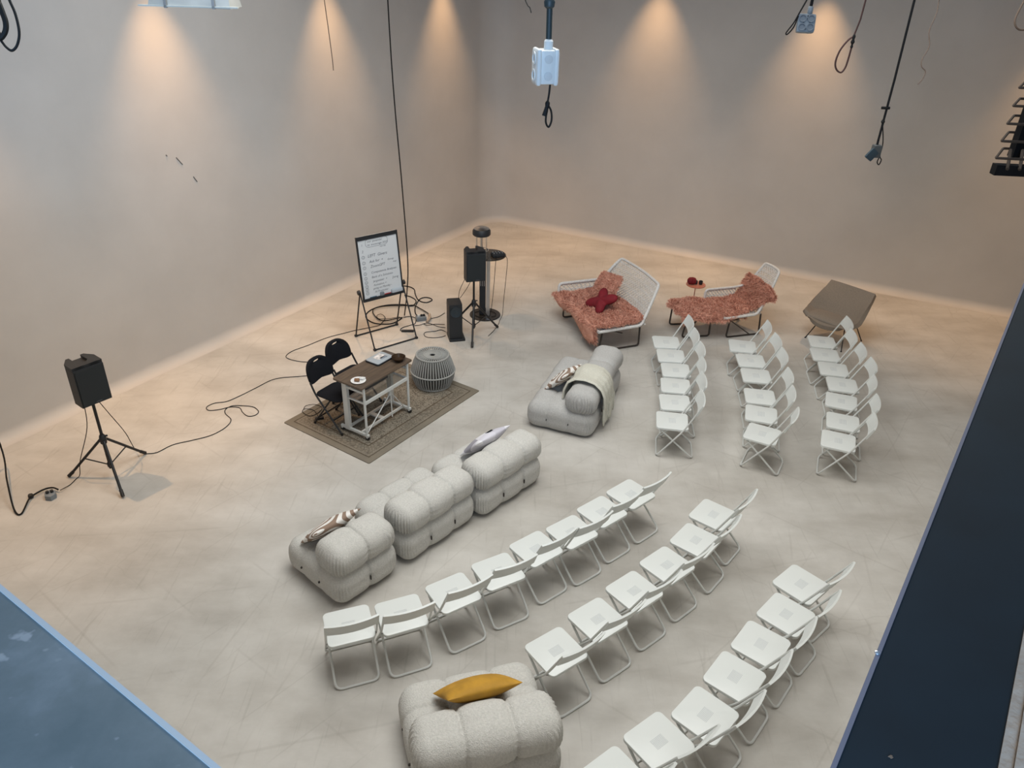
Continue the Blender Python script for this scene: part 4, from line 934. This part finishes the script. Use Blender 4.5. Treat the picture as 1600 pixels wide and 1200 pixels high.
ad = MB(); RB(ad, (.10, .022, .016), .008, (4,3,3)); o = obj('power_adapter', ad, BLACK); o.location = U(637, 517, .017); o.rotation_euler = (0, 0, rad(4)); tag(o, 'flat black power adapter on the floor under the whiteboard', 'adapter')
def spk_r(lx, ly, z): return on((tr, rad(18)), (lx, ly, z))
cable('cable_drop', [spk_r(-.10, .08, .98), Vector((tr.x-.22, tr.y+.02, .75)), Vector((-.87, 11.0, .625))], .0045, 'thin black cable from the loudspeaker down to the floor speaker')
cable('cable_drop', [spk_r(.02, .10, .98), Vector((tr.x-.10, tr.y+.10, .78)), Vector((-.85, 11.03, .625))], .0045, 'second thin black cable from the loudspeaker to the floor speaker')
cable('cable_drop', [Vector((-.215, 11.715, 1.10)), Vector((-.165, 11.665, 1.10)), Vector((-.135, 11.63, 1.03)), Vector((-.15, 11.63, .75)), Vector((-.18, 11.63, .35)), Vector((-.195, 11.63, .10)), U(781, 500, .008), U(779, 506, .006), U(772, 516, .006), U(763, 525, .008)], .0045, 'thin black cable running from the mixer down past the heater to the floor')
cable('cable_drop', [Vector((-.31, 11.665, 1.10)), Vector((-.31, 11.56, 1.10)), Vector((-.32, 11.495, 1.03)), Vector((-.335, 11.50, .75)), Vector((-.36, 11.52, .40)), Vector((-.39, 11.56, .15)), Vector((-.43, 11.60, .045)), Vector((-.52, 11.64, .024)), Vector((-.63, 11.70, .022)), Vector((-.68, 11.80, .022)), Vector((-.60, 11.90, .022)), Vector((-.45, 11.93, .022)), Vector((-.33, 11.86, .022)), Vector((-.31, 11.74, .022)), Vector((-.38, 11.69, .022))], .0045, 'thin black cable hanging from the mixer and coiled on the heater base')
# cable with adapter under black chair
cable('floor_cable', [U(x_, y_, .018) for x_, y_ in ((474, 640), (478, 634), (492, 632), (503, 637), (497, 645), (484, 650), (473, 644), (476, 639), (490, 641), (498, 652))], .004, 'thin black laptop cable coiled on the rug under the black chair')
ad = MB(); RB(ad, (.055, .024, .016), .008, (4,3,3)); o = obj('power_adapter', ad, BLACK); o.location = U(499, 653, .029); o.rotation_euler = (0, 0, rad(25)); tag(o, 'black laptop power adapter on the rug under the black chair', 'adapter')

# ------------------------------------------------------------------ things hanging from the ceiling
def down_cord(p, top=7.15): return [Vector((p.x, p.y, top)), Vector((p.x, p.y, (top+p.z)/2)), p]
PXM = lambda dep: dep/FPX
# white twin socket box close by
D1 = 3.3; bx = RD(852, 104, D1)
hb = thing('hanging_socket_box', 'white socket box hanging on a thick dark cable with a black cord loop below', 'socket box', bx, rad(14))
mb = MB(); RB(mb, (.036, .044, .069), .012, (5,5,6)); obj('box_body', mb, SOCKET, hb)
for sx in (-1, 1):
    mb = MB(); RB(mb, (.012, .050, .074), .0115, (5,6,7), None, (sx*.038, 0, 0)); s_ = obj('socket_cover', mb, SOCKET, hb)
    for z_ in (-.034, .034): obj('socket_ring', MB().lathe([(.026, 0), (.026, .006), (.018, .006), (.016, .002), (0, .002)], 18, (sx*.048, 0, z_), Matrix.Rotation(sx*PI/2, 3, 'Y')), SOCKET, s_)
for z_ in (-.034, .034): obj('knockout_disc', MB().lathe([(.018, 0), (.018, .003), (.016, .0035), (0, .0035)], 18, (.002, -.0438, z_), Matrix.Rotation(PI/2, 3, 'X')), mat('socket_disc', (.50,.52,.52), .5), hb)
obj('cable_gland', MB().lathe([(.018, .064), (.020, .068), (.020, .10), (.013, .108)], 12, (.010, 0, 0)), SOCKET, hb)
obj('thick_cable', MB().tube([(.010, 0, .09), (.006, 0, .3), (.008, 0, .7), (.008, 0, 7.15-bx.z)], .0125, 10), mat('dark_green_rubber', (.012,.028,.032), .5), hb)
obj('cable_clamp', MB().lathe([(.014, .225), (.022, .232), (.024, .25), (.018, .262), (.013, .268)], 10, (.006, 0, 0)), mat('clamp_dark', (.02,.035,.04), .5), hb)
cl = [(.020, -.02, -.064), (.017, -.02, -.11), (.012, -.02, -.145)]
obj('cord', MB().tube(cl, .0045, 6).tube(smoothpath([(.012, -.02, -.15), (.030, -.02, -.18), (.034, -.02, -.22), (.022, -.02, -.248), (.008, -.02, -.225), (.010, -.02, -.18), (.012, -.02, -.15)], 5), .0045, 6), CORD, hb)
obj('knot', MB().lathe([(0, -.168), (.010, -.16), (.011, -.145), (.006, -.138), (0, -.136)], 8, (.012, -.02, 0)).tube([(.012, -.02, -.155), (.0, -.022, -.20)], [.008, .012], 6), CORD, hb)
# grey four-socket box
D2 = 4.4; b2 = RD(1259, 37, D2)
h2 = thing('hanging_socket_box', 'grey four-socket box hanging on a black cable with a cord loop beside it', 'socket box', b2, rad(-8))
M2 = Matrix.Rotation(rad(-18), 3, 'X')
mb = MB(); RB(mb, (.050, .020, .050), .009, (5,4,5), None, (0,0,0), M2); obj('box_body', mb, GREYBOX, h2)
for sx in (-1, 1):
    for sz in (-1, 1): obj('socket_ring', MB().lathe([(.021, 0), (.021, .004), (.016, .004), (.014, .001), (0, .001)], 16, M2 @ Vector((sx*.023, -.020, sz*.023)), M2 @ Matrix.Rotation(PI/2, 3, 'X')), mat('socket_ring_grey', (.12,.14,.16), .5), h2)
sd_ = MB()
for x_, z_ in ((.003, .036), (.003, .022), (-.018, .003), (.018, .003), (-.003, -.034)): sd_.lathe([(.004, 0), (.004, .003), (0, .003)], 8, M2 @ Vector((x_, -.0205, z_)), M2 @ Matrix.Rotation(PI/2, 3, 'X'))
obj('screw', sd_, BLACK, h2)
obj('cable_gland', MB().lathe([(.013, .046), (.015, .055), (.015, .085), (.011, .09)], 10, (.012, .01, 0)), GREYBOX, h2)
obj('cable', MB().tube([(.012, .01, .085), (.014, .01, .4), (.014, .01, 7.15-b2.z)], .009, 8), CORD, h2)
obj('cord', MB().tube([(.012, .0, .25), (-.02, .0, .12), (-.052, -.01, .045)], .0045, 6).tube(smoothpath([(-.052, -.01, .045), (-.07, -.01, .0), (-.100, -.01, -.05), (-.092, -.01, -.058), (-.065, -.01, -.02), (-.050, -.01, .04)], 5), .004, 6), CORD, h2)
# rope loop
D3 = 5.0; kx = RD(1335, 54, D3); sc3 = D3/FPX
rope = thing('hanging_rope', 'thin brown rope hanging in a knotted loop in the warm lamp light', 'rope', kx, 0)
XZ = lambda dx, dy, k=D3/FPX: (dx*k, 0, -dy*k/math.cos(PITCH)*.93)
TANR = mat('red_brown_rope', (.06,.025,.02), .8)
obj('rope_line', MB().tube([XZ(0, 0), XZ(4, -20), XZ(6, -60), (XZ(7, 0)[0], 0, 7.15-kx.z)], .0055, 6), TANR, rope)
obj('rope_loop', MB().tube(smoothpath([XZ(0, 2), XZ(-8, 8), XZ(-17, 22), XZ(-20, 38), XZ(-16, 48), XZ(-8, 52), XZ(-3, 46), XZ(-1, 34), XZ(0, 18)], 5), .006, 6), TANR, rope)
obj('rope_knot', MB().lathe([(0, -.09), (.010, -.075), (.006, -.06), (.014, -.045), (.008, -.03), (.012, -.012), (.004, .004), (0, .006)], 8), CORD, rope)
# long cable with blue socket
D4 = 5.6; c4 = RD(1368, 236, D4); k4 = D4/FPX
h4 = thing('hanging_cable', 'long black cable hanging with a small grey and blue socket at its end', 'cable', c4, 0)
obj('cable', MB().tube([(0, 0, .04), (.005, 0, .5), (.0, 0, 1.2), (.0, 0, 7.15-c4.z)], .0085, 8), CORD, h4)
mb = MB(); RB(mb, (.030, .030, .045), .008, (4,4,4), None, (.004, 0, 0)); obj('socket_body', mb, mat('dark_grey_socket', (.05,.055,.055), .6), h4)
mb = MB(); RB(mb, (.030, .012, .040), .006, (4,3,4), None, (-.035, -.03, -.02), Matrix.Rotation(rad(35), 3, 'Y')); obj('blue_flap', mb, BLUEP, h4)
obj('cable_stop', MB().tube([(-.035, 0, .30), (.022, 0, .30)], .010, 8), CORD, h4); obj('tape_knot', MB().lathe([(.009, .195), (.015, .205), (.009, .22)], 8), CORD, h4)
obj('strain_cord', MB().tube(smoothpath([(.0, -.005, .19), (.034, -.01, .06), (.036, -.01, -.03), (.054, -.01, -.06), (.045, -.01, -.095), (.028, -.01, -.075), (.036, -.01, -.035)], 5), .004, 6), CORD, h4)
# thin wavy wire, short wires, cord at the left wall
def hang(px, dep, r, label, m, name='hanging_wire', top=True):
    pts = [RD(x_, y_, dep) for x_, y_ in px]
    P_ = [Vector((pts[0].x, pts[0].y, 7.15))]+smoothpath(pts, 6)
    return tag(obj(name, MB().tube(P_, r, 6), m), label, 'wire')
hang([(1467, 2), (1463, 22), (1452, 48), (1452, 72), (1441, 92), (1440, 104), (1446, 112), (1441, 124), (1434, 132)], 6.0, .0035, 'thin wavy brown wire dangling beside the long black cable', TAN)
hang([(507, 2), (513, 45), (519, 90), (521, 110)], 10.5, .006, 'thin tan wire dangling in front of a lit patch of the left wall', TAN)
hang([(821, 1), (825, 9), (828, 12), (830, 20)], 6.0, .0045, 'short thin black wire end beside the white socket box', CORD)
hang([(1600, 2), (1588, 25), (1586, 38), (1592, 46), (1604, 47)], 5.0, .006, 'thin brown wire curling into a loop above the wire rack', TAN)
hang([(-3, 2), (4, 20), (9, 36), (8, 50), (0, 60), (-4, 50)], 2.6, .009, 'thick black cable coil hanging at the upper left', CORD, 'hanging_cable')
hang([(15, 1), (24, 22), (30, 50), (27, 70), (19, 79), (10, 74), (2, 64)], 2.6, .0045, 'thin black cord loop hanging beside the thick coil', CORD, 'hanging_cable')
# white lamp housing at the top edge
D5 = 4.6; p5 = RD(306, 8, D5)
lf = thing('lamp_housing', 'white metal lamp housing with clips hanging above the left wall', 'lamp', p5, rad(2))
k5 = D5/FPX; hwid = 62*k5
obj('reflector', MB().add([(-hwid, -.12, 0), (hwid, -.12, -.01), (hwid, .12, -.01), (-hwid, .12, 0), (-hwid*.86, -.07, .16), (hwid*.9, -.07, .16), (hwid*.9, .07, .16), (-hwid*.86, .07, .16)], [(0,1,5,4),(1,2,6,5),(2,3,7,6),(3,0,4,7),(4,5,6,7)]), mat('aged_white_enamel', (.42,.42,.39), .4, var=.15, scale=6), lf, False)
obj('flange', MB().box((0, -.125, .0), (2*hwid+.10, .03, .008)), mat('aged_white_edge', (.52,.54,.50), .4), lf, False)
for x_ in (-hwid*.55, hwid*.62): obj('clip', MB().box((x_, -.13, .035), (.016, .02, .09)), GREYM, lf, False)
for x_ in (-hwid*.6, hwid*.6): obj('hanger_rod', MB().tube([(x_, 0, .15), (x_, 0, 7.15-p5.z)], .006, 6), GREYM, lf)
# stacked wire guard on the right
D6 = 3.7; k6 = D6/FPX
w6 = RD(1556, 247, D6)
rk = thing('wire_rack', 'hanging rack of stacked brown wire hoops around a black bar', 'rack', w6, 0)
dz = 23.5*k6/math.cos(PITCH)*.96
for i in range(9): obj('wire_hoop', MB().tube(fillet([(0, 0, i*dz), (.30, -.025, i*dz), (.42, .20, i*dz), (.16, .23, i*dz)], .012, 2, True), .0065, 6, True), BROWNW, rk)
obj('black_bar', MB().box((.19, .16, .45), (.055, .05, .95)), BLACKD, rk, False); obj('base_bar', MB().box((.19, .03, -.062), (.32, .05, .05), rad(-4)), BLACKD, rk, False)
for x_ in (.12, .18, .25): obj('slat', MB().tube([(x_, .10, .02), (x_-.05, -.005, -.05)], .008, 6), BROWNW, rk)
obj('rear_bar', MB().box((.30, .20, .12), (.22, .03, .05)), BLACKD, rk, False)
obj('hanger_rod', MB().tube([(.19, .16, .9), (.19, .16, 7.15-w6.z)], .009, 6), BLACKD, rk)

# a dry leaf lying on the navy strip
lfp = U(1392, 1182, ZP)
lfm = MB().prism([((.0032 if k % 2 else .0016)*math.cos(k*PI/5), (.0022 if k % 3 else .0014)*math.sin(k*PI/5)) for k in range(10)], 0, .0008)
lo_ = obj('dry_leaf', lfm, mat('dry_leaf_brown', (.16,.11,.075), .9), None, False); lo_.location = (lfp.x, lfp.y, ZP-.0009); tag(lo_, 'tiny dry brown leaf on the navy painted strip', 'leaf')
